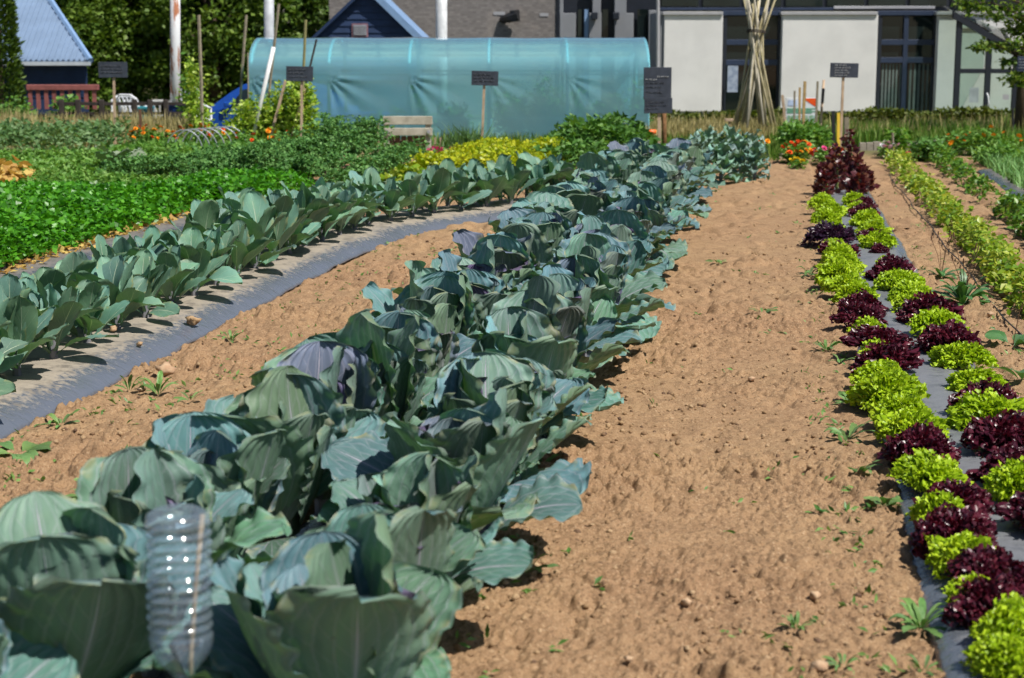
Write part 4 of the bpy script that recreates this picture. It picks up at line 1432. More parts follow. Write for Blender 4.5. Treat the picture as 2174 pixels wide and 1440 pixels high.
for poly in ([(1.22, 0.92), (1.52, 1.28), (1.9, 1.36), (2.08, 1.36), (2.08, 0.94)], [(2.16, 0.94), (2.16, 1.36), (2.6, 1.36), (2.95, 1.26), (3.2, 0.96)]):
    gz = MB().add([(cl + x, YC + 0.045 + 0.2 * max(0, z - 0.9), CZ + z) for x, z in poly], [tuple(range(len(poly)))])
    own(gz.build('side_window', M['glass_dark']), car)
for wx in (0.72, 3.15):
    wl = MB()
    ring = []
    for k in range(20):
        a = k * math.pi / 10
        ring.append((cl + wx + 0.31 * math.cos(a), CZ + 0.31 + 0.31 * math.sin(a)))
    wl.prism(ring, YC - 0.02, YC + 0.2)
    wo = own(wl.build('wheel', M['black']), car)
    rm = MB().prism([(cl + wx + 0.19 * math.cos(k * math.pi / 8), CZ + 0.31 + 0.19 * math.sin(k * math.pi / 8)) for k in range(16)], YC - 0.03, YC)
    ro = rm.build('rim', M['coping'])
    ro.parent = wo
own(MB().box((cl - 0.01, YC + 0.1, CZ + 0.58), (cl + 0.25, YC + 0.4, CZ + 0.7), 0.02).build('headlight', M['white_paint']), car)
own(MB().box((cl + 1.15, YC - 0.12, CZ + 0.93), (cl + 1.3, YC + 0.02, CZ + 1.04), 0.02).build('wing_mirror', M['car_paint']), car)


# white garden chairs leaning and stacked
def plastic_chair(c, rz, tilt, label, mk):
    root = empty('garden_chair', c, label, 'chair', 'plastic chairs in the yard', rz)
    root.rotation_euler = (tilt, 0, rz)
    MB().box((-0.24, -0.22, 0.40), (0.24, 0.24, 0.44), 0.015).build('seat', mk, root)
    for k in range(5):
        a = -0.2 + k * 0.1
        MB().tube([(a, 0.22, 0.42), (a * 1.1, 0.30, 0.86)], 0.02, 6).build('back_slat', mk, root)
    MB().tube([(-0.25, 0.22, 0.44), (-0.26, 0.30, 0.84), (-0.15, 0.32, 0.92), (0.15, 0.32, 0.92), (0.26, 0.30, 0.84), (0.25, 0.22, 0.44)], 0.025, 7).build('back_frame', mk, root)
    for sx in (-1, 1):
        for sy in (-1, 1):
            MB().tube([(0.22 * sx, 0.2 * sy, 0.41), (0.26 * sx, 0.25 * sy, 0.0)], [0.025, 0.02], 6).build('leg', mk, root)
        MB().tube([(0.26 * sx, 0.26, 0.64), (0.29 * sx, -0.1, 0.63), (0.26 * sx, -0.22, 0.42)], 0.022, 6).build('armrest', mk, root)


YY_ = 34.5
for i, (u, z0, rz, tl, lab, mk) in enumerate([
        (268, -0.05, 0.5, 0.25, 'white plastic chair tipped back behind the leftmost slate sign', 'white_paint'),
        (300, 0.12, 2.6, -0.2, 'white plastic chair standing highest left of the rusty pole', 'white_paint'),
        (330, -0.12, 3.4, 0.1, 'grey plastic chair with its back to us left of the rusty pole', 'grey_plastic'),
        (392, 0.1, 0.9, 0.35, 'white plastic chair right beside the rusty pole', 'white_paint')]):
    p = P(u, 250, YY_)
    plastic_chair((p.x, YY_ + 0.2 * i, z0 - 0.34), rz, tl, lab, M[mk])
tb = empty('garden_table', P(310, 250, 34.2).xy.to_3d() + Vector((0, 0, -0.4)), 'low pale table top among the plastic chairs', 'table')
MB().box((-0.55, -0.4, 0.62), (0.55, 0.4, 0.66), 0.01).build('table_top', M['white_paint'], tb)
for sx in (-1, 1):
    for sy in (-1, 1):
        MB().box((0.46 * sx - 0.03, 0.3 * sy - 0.03, 0), (0.46 * sx + 0.03, 0.3 * sy + 0.03, 0.62)).build('leg', M['dark_fence'], tb)
for i, (u, v0, v1, w_, mk, lab) in enumerate([(308, 228, 262, 0.24, 'teal_plastic', 'teal crate beneath the chairs near the dark fence'), (306, 258, 270, 0.16, 'orange_plastic', 'small orange tub beneath the chairs'),
                                        (334, 258, 272, 0.2, 'teal_plastic', 'small teal tub right of the orange one'), (378, 222, 252, 0.34, 'blue_plastic', 'dark blue tarpaulin bundle at the foot of the rusty pole')]):
    a = P(u, v0, 32.0)
    b = P(u, v1, 32.0)
    o = MB().prism([(a.x - w_ / 2, a.z), (a.x + w_ / 2, a.z), (a.x + w_ * 0.42, b.z - 0.25), (a.x - w_ * 0.42, b.z - 0.25)], 31.85, 32.2)
    o.box((a.x - w_ / 2 - 0.015, 31.83, a.z - 0.03), (a.x + w_ / 2 + 0.015, 32.22, a.z + 0.01), 0.004)
    tag(o.build('plastic_tub', M[mk]), lab, 'tub')

# red flatbed rail at the left
rd = empty('red_trailer', P(130, 250, 34.5).xy.to_3d() + Vector((0, 0, -0.3)), 'dull red slatted trailer side in front of the navy shed', 'trailer')
box_px('top_rail', 55, 208, 180, 192, 34.5, 0.12, M['red_paint'], rd, 0.01)
for k in range(9):
    box_px('slat', 60 + k * 17, 68 + k * 17, 191, 232, 34.53, 0.05, M['red_paint'], rd)
for k in (80, 185):
    c = P(k, 240, 34.6)
    ring = [(c.x + 0.26 * math.cos(a * math.pi / 8), -0.04 + 0.26 * math.sin(a * math.pi / 8)) for a in range(16)]
    own(MB().prism(ring, 34.65, 34.85).build('wheel', M['black']), rd)

for i, (u, v, du, hh) in enumerate(((30, 250, 45, 0.62), (140, 250, 34, 0.72), (405, 240, 20, 1.3))):
    c = P(u, v, 31.6)
    k = 31.6 / 3656
    p, d = ell_points(900, (0, 0, hh * 0.4), (du * k, 0.3, hh * 0.6), 1900 + i, 0.9, 0.4)
    V, F = leaves_np(p[p[:, 2] > 0], 0.09, 1910 + i, 0.6, 0.6, 0.4)
    root = empty('yard_shrub', (c.x, 31.6, 0), ['loose green shrub at the left edge before the red trailer', 'green shrub growing up in front of the red trailer slats', 'tall thin green shrub right of the rusty pole'][i], 'shrub')
    link('foliage', mesh('foliage', V, F, smooth=False), M['mixed'], root)
    MB().tube([(0, 0, -0.05), (0.02, 0, hh * 0.7)], [0.02, 0.006], 5).build('stem', M['bark'], root)

# dark rail fence in the grass
fe = empty('rail_fence', P(300, 262, 31).xy.to_3d(), 'dark weathered post and rail fence in the dry grass at left', 'fence')
for u in (130, 165, 215, 285, 318, 352):
    box_px('post', u - 5, u + 5, 212, 275, 31.0, 0.09, M['dark_fence'], fe, 0.008)
box_px('rail', 120, 400, 217, 224, 31.1, 0.04, M['dark_fence'], fe)
box_px('rail', 120, 400, 238, 244, 31.1, 0.04, M['dark_fence'], fe)


# red cabbages: two staggered lines on one bed
CAB_OUT = [big_leaf('cabbage_outer_leaf', 0.44, 0.155, pet=0.22, skew=1.35, bend0=-0.25, bend1=0.25 + 0.12 * i, cup=0.10 + 0.09 * (i % 3), ruf=0.018, frq=1.4, ribs=8, ribamp=0.0025, jag=0.03, seed=i, nv=40, nu=33, crimp=0.011, fan=0.0022) for i in range(7)]
CAB_MID = [big_leaf('cabbage_middle_leaf', 0.44, 0.165, pet=0.08, skew=1.4, bend0=-0.10, bend1=-0.12 + 0.09 * i, cup=0.14 + 0.09 * (i % 4), ruf=0.016, frq=1.5, ribs=9, ribamp=0.0015, jag=0.03, seed=20 + i, nv=40, nu=33, crimp=0.012, fan=0.0036) for i in range(7)]
CAB_IN = [big_leaf('cabbage_inner_leaf', 0.35, 0.13, pet=0.03, skew=1.25, bend0=0.0, bend1=-0.25 + 0.13 * i, cup=0.6, ruf=0.014, frq=2.2, ribs=10, ribamp=0.001, jag=0.03, seed=40 + i, nv=36, nu=33, crimp=0.012, fan=0.0040) for i in range(5)]
CAB_HEAD = [head_ball('cabbage_head', i) for i in range(2)]


def cabbage(loc, label, seed, size=1.0):
    r = random.Random(seed)
    root = empty('red_cabbage', loc, label, 'cabbage', 'red cabbages on the central bed')
    purple = r.uniform(0.2, 1.0)
    n = 7
    for i in range(n):
        c = jit(r.choice([(0.11, 0.23, 0.20), (0.125, 0.235, 0.16), (0.115, 0.215, 0.23)]), r, 0.2)
        put_leaf(CAB_OUT, M['cabbage'], root, r, i * 6.283 / n + r.uniform(-0.35, 0.35), R(r.uniform(30, 60)), size * r.uniform(0.85, 1.12), c, 0.05, 0.03, r.uniform(-0.3, 0.3), lean=R(34))
    n = 8
    for i in range(n):
        c = jit(r.choice([(0.14, 0.275, 0.265), (0.125, 0.25, 0.275), (0.16, 0.28, 0.215)]), r, 0.18)
        if r.random() < (0.1 if loc[1] < 7 else 0.3) * purple:
            c = jit((0.15, 0.19, 0.26), r)
        az_ = i * 6.283 / n + r.uniform(-0.5, 0.5)
        if math.cos(az_) < -0.4 and r.random() < 0.6:
            continue
        put_leaf(CAB_MID, M['cabbage'], root, r, az_, R(r.uniform(66, 90)), size * r.uniform(0.8, 1.15), c, 0.07, 0.045, r.uniform(-0.3, 0.3), lean=R(15))
    n = 5
    for i in range(n):
        c = jit((0.115, 0.095, 0.19), r, 0.25) if r.random() < purple else jit((0.14, 0.21, 0.23), r, 0.2)
        put_leaf(CAB_IN, M['cabbage'], root, r, i * 6.283 / n + r.uniform(-0.25, 0.25), R(r.uniform(70, 90)), size * r.uniform(0.85, 1.1), c, 0.10, 0.06, r.uniform(-0.25, 0.25), lean=R(12))
    hd = link('head', r.choice(CAB_HEAD), M['cabbage_head'], root, (0, 0, 0.21 * size), (r.uniform(-0.3, 0.3), 0, r.uniform(0, 6)), size * r.uniform(0.7, 0.95))
    hd.color = (*jit((0.085, 0.06, 0.14), r), 1)
    st = MB().tube([(0, 0, -0.06), (0, 0, 0.16)], [0.03, 0.025], 7)
    if 'cabstem' not in M:
        M['cabstem'] = mat('cabbage_stem', (0.2, 0.2, 0.22), 0.6)
        bm_ = st.build('stalk', M['cabstem'], root)
        M['cabstem_mesh'] = bm_.data
    else:
        link('stalk', M['cabstem_mesh'], None, root)
    return root


for line, s0, side, off in (('right', -1.03, 'soil path', 0.05), ('left', -1.57, 'left soil strip', 0.27)):
    n = 0
    Y = 3.15 + off if line == 'left' else 3.80
    while Y < 19.6:
        n += 1
        r = random.Random(int(Y * 100))
        s = s0 + r.uniform(-0.05, 0.05) - (float(np.interp(Y, [4.2, 6.5], [0.17, 0.0])) if line == 'left' else 0.0)
        p = S(s, Y + r.uniform(-0.06, 0.06), 0.045)
        cabbage(p, '%s red cabbage from the camera in the line beside the %s' % (ordinal(n), side), n * 7 + (500 if line == 'left' else 0), 1.08 + r.uniform(-0.14, 0.14))
        Y += 0.52

# cauliflowers
CAU = [big_leaf('cauliflower_leaf', 0.46, 0.105, pet=0.16, skew=1.15, bend0=-0.2, bend1=0.15 + 0.16 * i, cup=0.1, fold=0.22, ruf=0.02, frq=1.5, ribs=6,
                ribamp=0.0025, jag=0.035, seed=60 + i, power=0.6, petw=0.014) for i in range(7)]


def cauliflower(loc, label, seed, size):
    r = random.Random(seed)
    root = empty('cauliflower_plant', loc, label, 'cauliflower', 'cauliflower plants on the dusty mulch strip')
    n = 13
    for i in range(n):
        f = i / (n - 1)
        el = 34 + 54 * f ** 0.7 + r.uniform(-10, 10)
        c = jit(r.choice([(0.15, 0.28, 0.21), (0.13, 0.255, 0.20), (0.165, 0.29, 0.20)]), r, 0.2)
        put_leaf(CAU, M['cauli'], root, r, seed + i * 2.4 + r.uniform(-0.3, 0.3), R(el), size * r.uniform(0.85, 1.12), c, 0.03 + 0.05 * f, 0.02, r.uniform(-0.5, 0.5), lean=R(22))
    link('stalk', M['cabstem_mesh'], None, root, scale=(0.8, 0.8, 0.7))


n = 0
Y = 7.0
while Y < 18.0:
    r = random.Random(int(Y * 77))
    c = float(cauli_center(Y))
    slope = (float(cauli_center(Y + 0.1)) - float(cauli_center(Y - 0.1))) / 0.2 + ROWK
    step = 0.47 / math.sqrt(1 + slope * slope)
    d = -0.2 if n % 2 else 0.14
    k = 1 / math.sqrt(1 + slope * slope)
    x, y = ROWK * Y + c + d * k, Y - d * k * slope
    n += 1
    cauliflower((x, y, 0.085), '%s cauliflower plant from the near end of the bluish row' % ordinal(n), n + 900, r.uniform(0.62, 0.92) * (1.12 if 12.2 < Y < 14.5 else 1.0))
    Y += step * (0.47 if Y < 14.5 else 0.42)


# ------------------------------------------------------------------ frilly lettuces
def frill_mesh(name, seed, rad=0.16, hgt=0.15, leaves=24, frill=1.0, loose=0.0):
    r = np.random.default_rng(seed)
    VV, FF, n = [], [], 0
    nt, ns = 10, 60
    for i in range(leaves):
        f = (i + 0.5) / leaves                      # 0 = outside, 1 = heart
        az = i * 2.39996 + r.uniform(-0.2, 0.2)
        el = R(16 + 72 * f ** 0.75) + r.uniform(-0.12, 0.12)
        L = rad * (1.02 - 0.22 * f) * r.uniform(0.9, 1.1)
        W = L * (0.72 - 0.12 * f)
        t = np.linspace(0, 1, nt) ** 0.8
        s = np.linspace(-1, 1, ns)
        T, Sg = np.meshgrid(t, s, indexing='ij')
        phi = -0.35 + 1.35 * T ** 1.5
        dt = np.diff(t, prepend=0) * L
        cy = np.cumsum(np.cos(phi[:, 0]) * dt)[:, None]
        cz = -np.cumsum(np.sin(phi[:, 0]) * dt)[:, None]
        ph = r.random(5) * 6.28
        a = T ** 1.6 * frill
        x = Sg * W * (0.2 + 0.8 * T ** 0.7) + a * 0.009 * np.sin(Sg * 43 + ph[0] + T * 5)
        edge = (1 - 0.35 * Sg ** 2 * T)
        off = a * (0.012 * np.sin(Sg * 15 + ph[1]) + 0.012 * np.sin(Sg * 37 + ph[2] + 3 * T) + 0.009 * np.sin(Sg * 71 + ph[3] - 4 * T))
        off = off + a * 0.022 * (vnoise(Sg * 17 + i * 3.1, T * 9 + i, seed) - 0.5)
        along = a * (0.010 * np.sin(Sg * 29 + ph[4]) + 0.008 * np.sin(Sg * 58 + ph[0]))
        ny, nz = np.sin(phi), np.cos(phi)
        y = cy * edge + ny * off + np.cos(phi) * along
        z = cz * edge + nz * off - np.sin(phi) * along + 0.35 * x * x / W
        ce, se = math.cos(el), math.sin(el)
        y2, z2 = y * ce - z * se, y * se + z * ce
        y2 = y2 + 0.012
        ca, sa = math.cos(az), math.sin(az)
        V = np.stack([x * ca - y2 * sa, x * sa + y2 * ca, np.maximum(z2 * hgt / rad * 0.95 + 0.01, 0.0)], 2).reshape(-1, 3)
        V += r.normal(0, 0.0022, V.shape)
        VV.append(V)
        FF.append(grid_faces(nt, ns) + n)
        n += len(V)
    d = unit(r.normal(0, 1, (800, 3)))
    d[:, 2] = np.abs(d[:, 2])
    pf = d * np.array([rad * 0.97, rad * 0.97, hgt * 0.98]) * (0.74 + 0.3 * r.random((800, 1)))
    pf[:, 2] = np.maximum(pf[:, 2], 0.012)
    Vk, Fk = leaves_np(pf, 0.021, seed + 7, 0.95, 0.7, 0.3, d * 0.8, 0.6)
    def knobbly(P_):
        q = unit(P_ + np.array([0, 0, 0.02]))
        f_ = 1 + 0.42 * (vnoise(q[:, 0] * 2.6 + seed, q[:, 1] * 2.6 + q[:, 2] * 2.0, seed + 31) - 0.5)
        return P_ * f_[:, None]
    VV = [knobbly(v_) for v_ in VV]
    Vk = knobbly(Vk)
    k = int(leaves * 0.66)
    Fq = np.vstack(FF[:k])
    Fq = np.vstack([Fq[:, [0, 1, 2]], Fq[:, [0, 2, 3]], Fk + k * nt * ns])
    o = mesh(name + '_outer', np.vstack(VV[:k] + [Vk]), Fq)
    base = k * nt * ns
    h = mesh(name + '_heart', np.vstack(VV[k:]), np.vstack(FF[k:]) - base)
    return o, h


LG = [frill_mesh('green_lettuce', i, 0.16, 0.17, 30) for i in range(4)]
LR = [frill_mesh('red_lettuce', 50 + i, 0.17, 0.155, 28, frill=1.15) for i in range(4)]
LP = [frill_mesh('purple_lettuce', 80, 0.2, 0.15, 20, 0.8)]
for o_, h_ in LG:
    o_.materials.append(M['lettuce_green'])
    h_.materials.append(M['lettuce_green'])
for o_, h_ in LR:
    o_.materials.append(M['lettuce_red'])
    h_.materials.append(M['lettuce_red'])
for o_, h_ in LP:
    o_.materials.append(M['lettuce_purple'])
    h_.materials.append(M['lettuce_purple'])


def lettuce(kind, loc, size, label, seed):
    r = random.Random(seed)
    ms = {'g': LG, 'r': LR, 'p': LP}[kind]
    o_, h_ = r.choice(ms)
    nm = {'g': 'green_lettuce', 'r': 'red_lettuce', 'p': 'purple_lettuce'}[kind]
    root = empty(nm, loc, label, 'lettuce', 'frilly lettuces in two rows', r.uniform(0, 6.28))
    sz = (size * r.uniform(0.95, 1.16), size * r.uniform(0.92, 1.1), size * r.uniform(0.8, 1.08))
    root.rotation_euler = (r.uniform(-0.16, 0.16), r.uniform(-0.16, 0.16), r.uniform(0, 6.28))
    link('outer_leaves', o_, None, root, scale=sz)
    link('heart', h_, None, root, (0, 0, 0.012), scale=sz)


def vtoY(v):
    return G(CU, v, 0.09).y


ROW_L = [('g', 1392, 1.0), ('g', 1340, .95), ('r', 1285, .95), ('g', 1262, .8), ('r', 1222, 1.0), ('g', 1182, 1.0), ('r', 1140, 1.0), ('g', 1100, 1.0),
         ('r', 1078, 1.1), ('g', 1012, 1.05), ('r', 962, 1.05), ('g', 945, .75), ('g', 912, .95), ('g', 878, .95), ('g', 840, 1.0), ('g', 802, 1.0), ('r', 772, 1.0),
         ('g', 752, .8), ('r', 728, 1.05), ('g', 704, .85), ('r', 676, 1.0), ('r', 652, 1.05), ('g', 628, 1.0), ('g', 610, 1.0), ('g', 588, 1.0), ('g', 566, 1.0), ('g', 546, .95),
         ('r', 532, .9), ('g', 520, .7), ('p', 504, 1.25), ('g', 482, .9), ('g', 466, 1.0), ('g', 450, 1.0), ('g', 437, 1.0), ('g', 425, .9)]
ROW_R = [('r', 1105, 1.0), ('g', 1045, .95), ('r', 1000, 1.0), ('r', 938, 1.1), ('g', 888, 1.1), ('r', 862, 1.0), ('g', 838, .8), ('g', 812, .95), ('g', 764, 1.1), ('r', 730, 1.15),
         ('g', 700, 1.1), ('r', 672, 1.1), ('g', 650, 1.0), ('g', 628, 1.05), ('g', 604, 1.0), ('r', 580, 1.15), ('g', 556, .6), ('r', 527, .45), ('g', 516, .95),
         ('r', 502, .8), ('g', 488, 1.0), ('g', 470, 1.0), ('r', 452, .95), ('g', 444, .9), ('r', 437, .9), ('g', 428, .9)]
for row, s0, nm in ((ROW_L, 0.62, 'left'), (ROW_R, 0.95, 'right')):
    cnt = {'g': 0, 'r': 0, 'p': 0}
    for i, (k, v, sz) in enumerate(row):
        cnt[k] += 1
        r = random.Random(i * 31 + len(nm))
        Y = vtoY(v)
        s = float(np.interp(Y, [4.6, 5.2, 6.2, 8, 12, 18], [0.70, 0.67, 0.63, 0.59, 0.51, 0.55]) if nm == 'left' else np.interp(Y, [6.5, 7.5, 9, 10.5, 12, 18], [0.97, 1.0, 1.02, 0.93, 0.87, 0.87]))
        s += r.uniform(-0.035, 0.035) + (0.02 if k == 'r' else 0)
        cw = {'g': 'bright green frilly lettuce', 'r': 'dark red frilly lettuce', 'p': 'purple'}[k]
        side = 'soil path side' if nm == 'left' else 'bean side'
        lab = '%s %s from the camera in the row on the %s' % (ordinal(cnt[k]), cw, side)
        if k == 'p':
            lab = 'sprawling deep purple lettuce among the green ones on the path side'
        if nm == 'right' and sz < 0.5:
            lab = 'very small red lettuce seedling alone on the grey mulch strip'
        if nm == 'right' and sz == .6:
            lab = 'small pale wilting green lettuce behind a red one on the bean side'
        lettuce(k, S(s, Y, 0.05), sz * (0.87 if k == 'g' else 0.90) * r.uniform(0.9, 1.1) * float(np.interp(Y, [5.0, 6.5], [0.82, 1.0])), lab, i * 13 + len(nm))


# ------------------------------------------------------------------ signs, stakes, bench, canes
def chalk_lines(root, x0, x1, zs, y, seed, mk, faint=False):
    """handwriting too small to read: short wavy strokes word by word"""
    r = random.Random(seed)
    for z in zs:
        x = x0
        end = x0 + (x1 - x0) * r.uniform(0.55, 1.0)
        ms = MB()
        while x < end:
            wl = r.uniform(0.03, 0.075)
            pts = []
            k = 0
            while k * 0.006 < wl:
                pts.append((x + k * 0.006, y, z + (0.013 if k % 2 else -0.008) * r.uniform(0.4, 1.2)))
                k += 1
            if len(pts) > 1:
                ms.tube(pts, 0.0040, 4, False)
            x += wl + 0.016
        if ms.v:
            own(ms.build('chalk_line', M[mk]), root)


def slate_sign(boards, u_post, u_foot, v_foot, Y, label, lines=(), post_w=0.038, post_mat='post', mk='chalk_faint', tilt=0.0):
    base = P(u_foot, v_foot, Y)
    base.z = 0
    root = empty('slate_sign', base, label, 'sign', 'slate plant signs on wooden posts')
    vtop = min(b[2] for b in boards)
    t = P(u_post, vtop + 6, Y)
    h = post_w / 2
    pst = MB()
    pst.add([(base.x - h, Y + 0.022, -0.05), (base.x + h, Y + 0.022, -0.05), (base.x + h, Y + 0.05, -0.05), (base.x - h, Y + 0.05, -0.05),
             (t.x - h, Y + 0.022, t.z), (t.x + h, Y + 0.022, t.z), (t.x + h, Y + 0.05, t.z), (t.x - h, Y + 0.05, t.z)],
            [(3, 2, 1, 0), (4, 5, 6, 7), (0, 1, 5, 4), (1, 2, 6, 5), (2, 3, 7, 6), (3, 0, 4, 7)])
    own(pst.build('post', M[post_mat]), root)
    for i, (u0, u1, v0, v1) in enumerate(boards):
        a, b = P(u0, v0, Y), P(u1, v1, Y)
        cx, cz = (a.x + b.x) / 2, (a.z + b.z) / 2
        bd_ = MB().box((a.x - cx, -0.009, b.z - cz), (b.x - cx, 0.009, a.z - cz), 0.003).build('board', M['slate'])
        bd_.location = (cx, Y + 0.008 - 0.002 * i, cz)
        bd_.rotation_euler = (0, tilt, 0)
        own(bd_, root)
    for (x0u, x1u, vs, m_) in lines:
        chalk_lines(root, P(x0u, 150, Y).x, P(x1u, 150, Y).x, [P(x0u, v, Y).z for v in vs], Y - 0.006, int(x0u), m_)
    return root


slate_sign([(208, 271, 132, 165)], 240, 243, 300, 27.5, 'leftmost small slate sign on a pale post near the dry grass', [(214, 262, (140, 147, 154), 'chalk_faint')], tilt=0.0)
slate_sign([(607, 665, 141, 173)], 640, 639, 300, 27.5, 'small slate sign on a pale post before the climbing peas', [(612, 655, (148, 155, 163), 'chalk_faint')], tilt=0.02)
slate_sign([(1001, 1058, 151, 182)], 1029, 1022, 322, 26.2, 'small slate sign in front of the middle of the polytunnel', [(1006, 1050, (158, 165, 172), 'chalk_faint')], tilt=0.03)
slate_sign([(1367, 1425, 143, 212), (1368, 1427, 208, 241)], 1399, 1401, 335, 25.4, 'tall double slate sign at the right end of the polytunnel',
           [(1395, 1422, (163,), 'chalk'), (1370, 1400, (169,), 'chalk'), (1372, 1410, (176, 185, 196), 'chalk_faint'), (1372, 1415, (217, 224, 231), 'chalk_faint')], 0.05)
slate_sign([(1763, 1822, 134, 165)], 1792, 1785, 322, 26.2, 'small slate sign with white chalk writing before the pale wall', [(1772, 1812, (138.5, 144, 149.5, 155, 160.5), 'chalk')], tilt=0.02)


def stick(name, u0, v0, u1, v1, Y, rad, material, label, cat, n=6, group=None, dY=0.0, lowz=None):
    p0, p1 = P(u0, v0, Y), P(u1, v1, Y + dY)
    if lowz is not None:
        d = p0 - p1
        p0 = p1 + d * ((lowz - p1.z) / d.z)
    mid = p0.lerp(p1, 0.5) + Vector((rnd.uniform(-1, 1) * 0.008, 0, 0))
    o = MB().tube([p0, mid, p1], rad, n).build(name, M[material] if isinstance(material, str) else material, smooth=n > 6)
    return tag(o, label, cat, group)


stick('rough_post', 1411, 335, 1410, 235, 25.55, 0.035, 'post_bark', 'rough brown bark post right behind the tall double slate sign', 'post', 8, lowz=-0.05)
stick('bean_pole', 430, 300, 422, 32, 28, 0.03, 'post_grey', 'tall grey pole left of the pea plants near the rusty lamp pole', 'pole', lowz=-0.05)
stick('bean_pole', 505, 300, 523, 32, 29.5, 0.026, 'post_grey', 'grey pole leaning right beside the left end of the polytunnel', 'pole', lowz=-0.05)
stick('bean_pole', 527, 300, 526, 112, 28.6, 0.014, 'post_grey', 'thin stick standing right at the left corner of the polytunnel', 'pole', lowz=-0.05)
stick('bean_pole', 566, 250, 592, 8, 28.3, 0.024, 'post_grey', 'dark leaning pole behind the white tube', 'pole', lowz=-0.05)
stick('white_tube', 548, 246, 581, 100, 28.0, 0.034, 'white_tube', 'white plastic tube leaning among the pea plants', 'tube', 10, lowz=-0.05)
stick('bean_pole', 640, 300, 649, 42, 28.0, 0.024, mat('mossy_pole', (0.26, 0.24, 0.10), 0.8), 'mossy pole rising behind the slate sign by the peas', 'pole', lowz=-0.05)
stick('bean_pole', 640, 220, 672, 84, 28.1, 0.018, 'dark_fence', 'thin dark stick leaning right behind the pea slate sign', 'pole', lowz=-0.05)
stick('wood_stake', 585, 250, 606, 172, 27.9, 0.03, 'post', 'pale wooden stake leaning beside the white tube', 'stake', 4, lowz=-0.05)
stick('wood_stake', 628, 260, 648, 188, 28.0, 0.025, 'post', 'pale wooden stake crossing behind the pea sign post', 'stake', 4, lowz=-0.05)
stick('iron_stake', 300, 296, 297, 232, 27.6, 0.025, 'bench_wood', 'short dark brown stake left of the wire hoops', 'stake', 4, lowz=-0.05)
for u0, u1, v1, v0, rad, mk, lab in ((1668, 1661, 202, 275, 0.03, 'post', 'reddish stake at the left of the stakes before the info board'), (1686, 1687, 193, 275, 0.022, 'post_grey', 'thin grey stake second from left before the info board'),
                                     (1697, 1698, 186, 275, 0.024, 'stake', 'tan stake third from left before the info board'), (1706, 1709, 173, 275, 0.032, 'stake', 'thickest ochre stake in front of the info board'),
                                     (1733, 1736, 173, 270, 0.024, 'post_grey', 'brown stake at the right edge of the info board')):
    stick('wood_stake', u0, v0, u1, v1, 29.5, rad, mk, lab, 'stake', 4, lowz=-0.05)
tl = stick('tool_handle', 1739, 322, 1749, 170, 26.5, 0.02, 'post', 'slim tool handle with a dark grip standing by the marigolds', 'tool', 8, lowz=-0.05)
g0, g1 = P(1746.0, 218, 26.49), P(1748.0, 188, 26.49)
own(MB().tube([g0, g1], 0.024, 8).build('grip', M['black']), tl)
stick('black_post', 1769, 300, 1769, 236, 27.2, 0.035, 'black', 'short black post left of the yellow post', 'post', 4, lowz=-0.05)
stick('grey_post', 1797, 300, 1797, 250, 27.4, 0.05, 'post_grey', 'short weathered post behind the chalked slate sign', 'post', 4, lowz=-0.05)
stick('yellow_post', 1780, 325, 1780, 240, 26.0, 0.032, 'yellow_paint', 'bright yellow post beside the chalked slate sign', 'post', 4, lowz=-0.05)
# orange handle by the tunnel corner
hd_ = MB().tube([P(1374, 281, 27.5), P(1380, 280.5, 27.5), P(1393, 280, 27.5)], [0.03, 0.042, 0.036], 10)
ho = tag(hd_.build('tool_handle', M['orange_plastic'], smooth=True), 'orange tool handle poking out beside the tall double slate sign', 'tool')
own(MB().tube([P(1374, 281, 27.5), P(1366, 283, 27.5), P(1350, 310, 27.5), P(1345, 330, 27.5)], 0.02, 8).build('shaft', M['black']), ho)

# cane wigwam
wx, wy = P(1600, 296, 29.4).x, 29.4
wig = empty('cane_wigwam', (wx, wy, 0), 'tall wigwam of bundled bamboo canes before the dark window', 'cane wigwam')
rw = random.Random(12)
kz = 29.4 / 3656
for i in range(21):
    a = i * 2.4 + rw.uniform(-0.3, 0.3)
    fr_ = (rw.uniform(0.75, 1.05) if i % 5 else 0.4)
    fx, fy = 0.44 * fr_ * math.cos(a), 0.34 * fr_ * math.sin(a)
    fx = math.copysign(max(abs(fx), 0.17), fx)
    h = rw.uniform(2.15, 2.75)
    tz = 1.86 + rw.uniform(-0.06, 0.06)
    cx_, cy_ = rw.uniform(-0.13, 0.13), rw.uniform(-0.10, 0.10)
    k = (h - tz) / tz
    top_ = (cx_ - (fx - cx_) * k * 1.1 + rw.uniform(-0.05, 0.05), cy_ - (fy - cy_) * k, h)
    cn = MB().tube([(wx + fx, wy + fy, -0.03), (wx + cx_ + (fx - cx_) * 0.45 + rw.uniform(-0.015, 0.015), wy + cy_ + (fy - cy_) * 0.45, tz * 0.55), (wx + cx_, wy + cy_, tz), (wx + top_[0], wy + top_[1], top_[2])],
                   [0.021, 0.020, 0.018, 0.013], 6)
    own(cn.build('cane', M['cane'] if rw.random() < 0.4 else M['cane_pale'], smooth=True), wig)
tie = MB()
for q in range(3):
    tie.tube([(wx + 0.16 * math.cos(t * 0.5), wy + 0.14 * math.sin(t * 0.5), 1.84 + q * 0.02 + 0.01 * math.sin(t)) for t in range(14)], 0.008, 5, False)
own(tie.build('string_tie', M['dark_fence']), wig)
sb = MB().box((P(1538, 258, 30.2).x, 30.1, P(1538, 258, 30.2).z), (P(1556, 258, 30.2).x, 30.2, P(1538, 252, 30.2).z), 0.004)
sb.box((P(1546, 258, 30.2).x, 30.12, -0.02), (P(1551, 258, 30.2).x, 30.17, P(1538, 258, 30.2).z), 0.004)
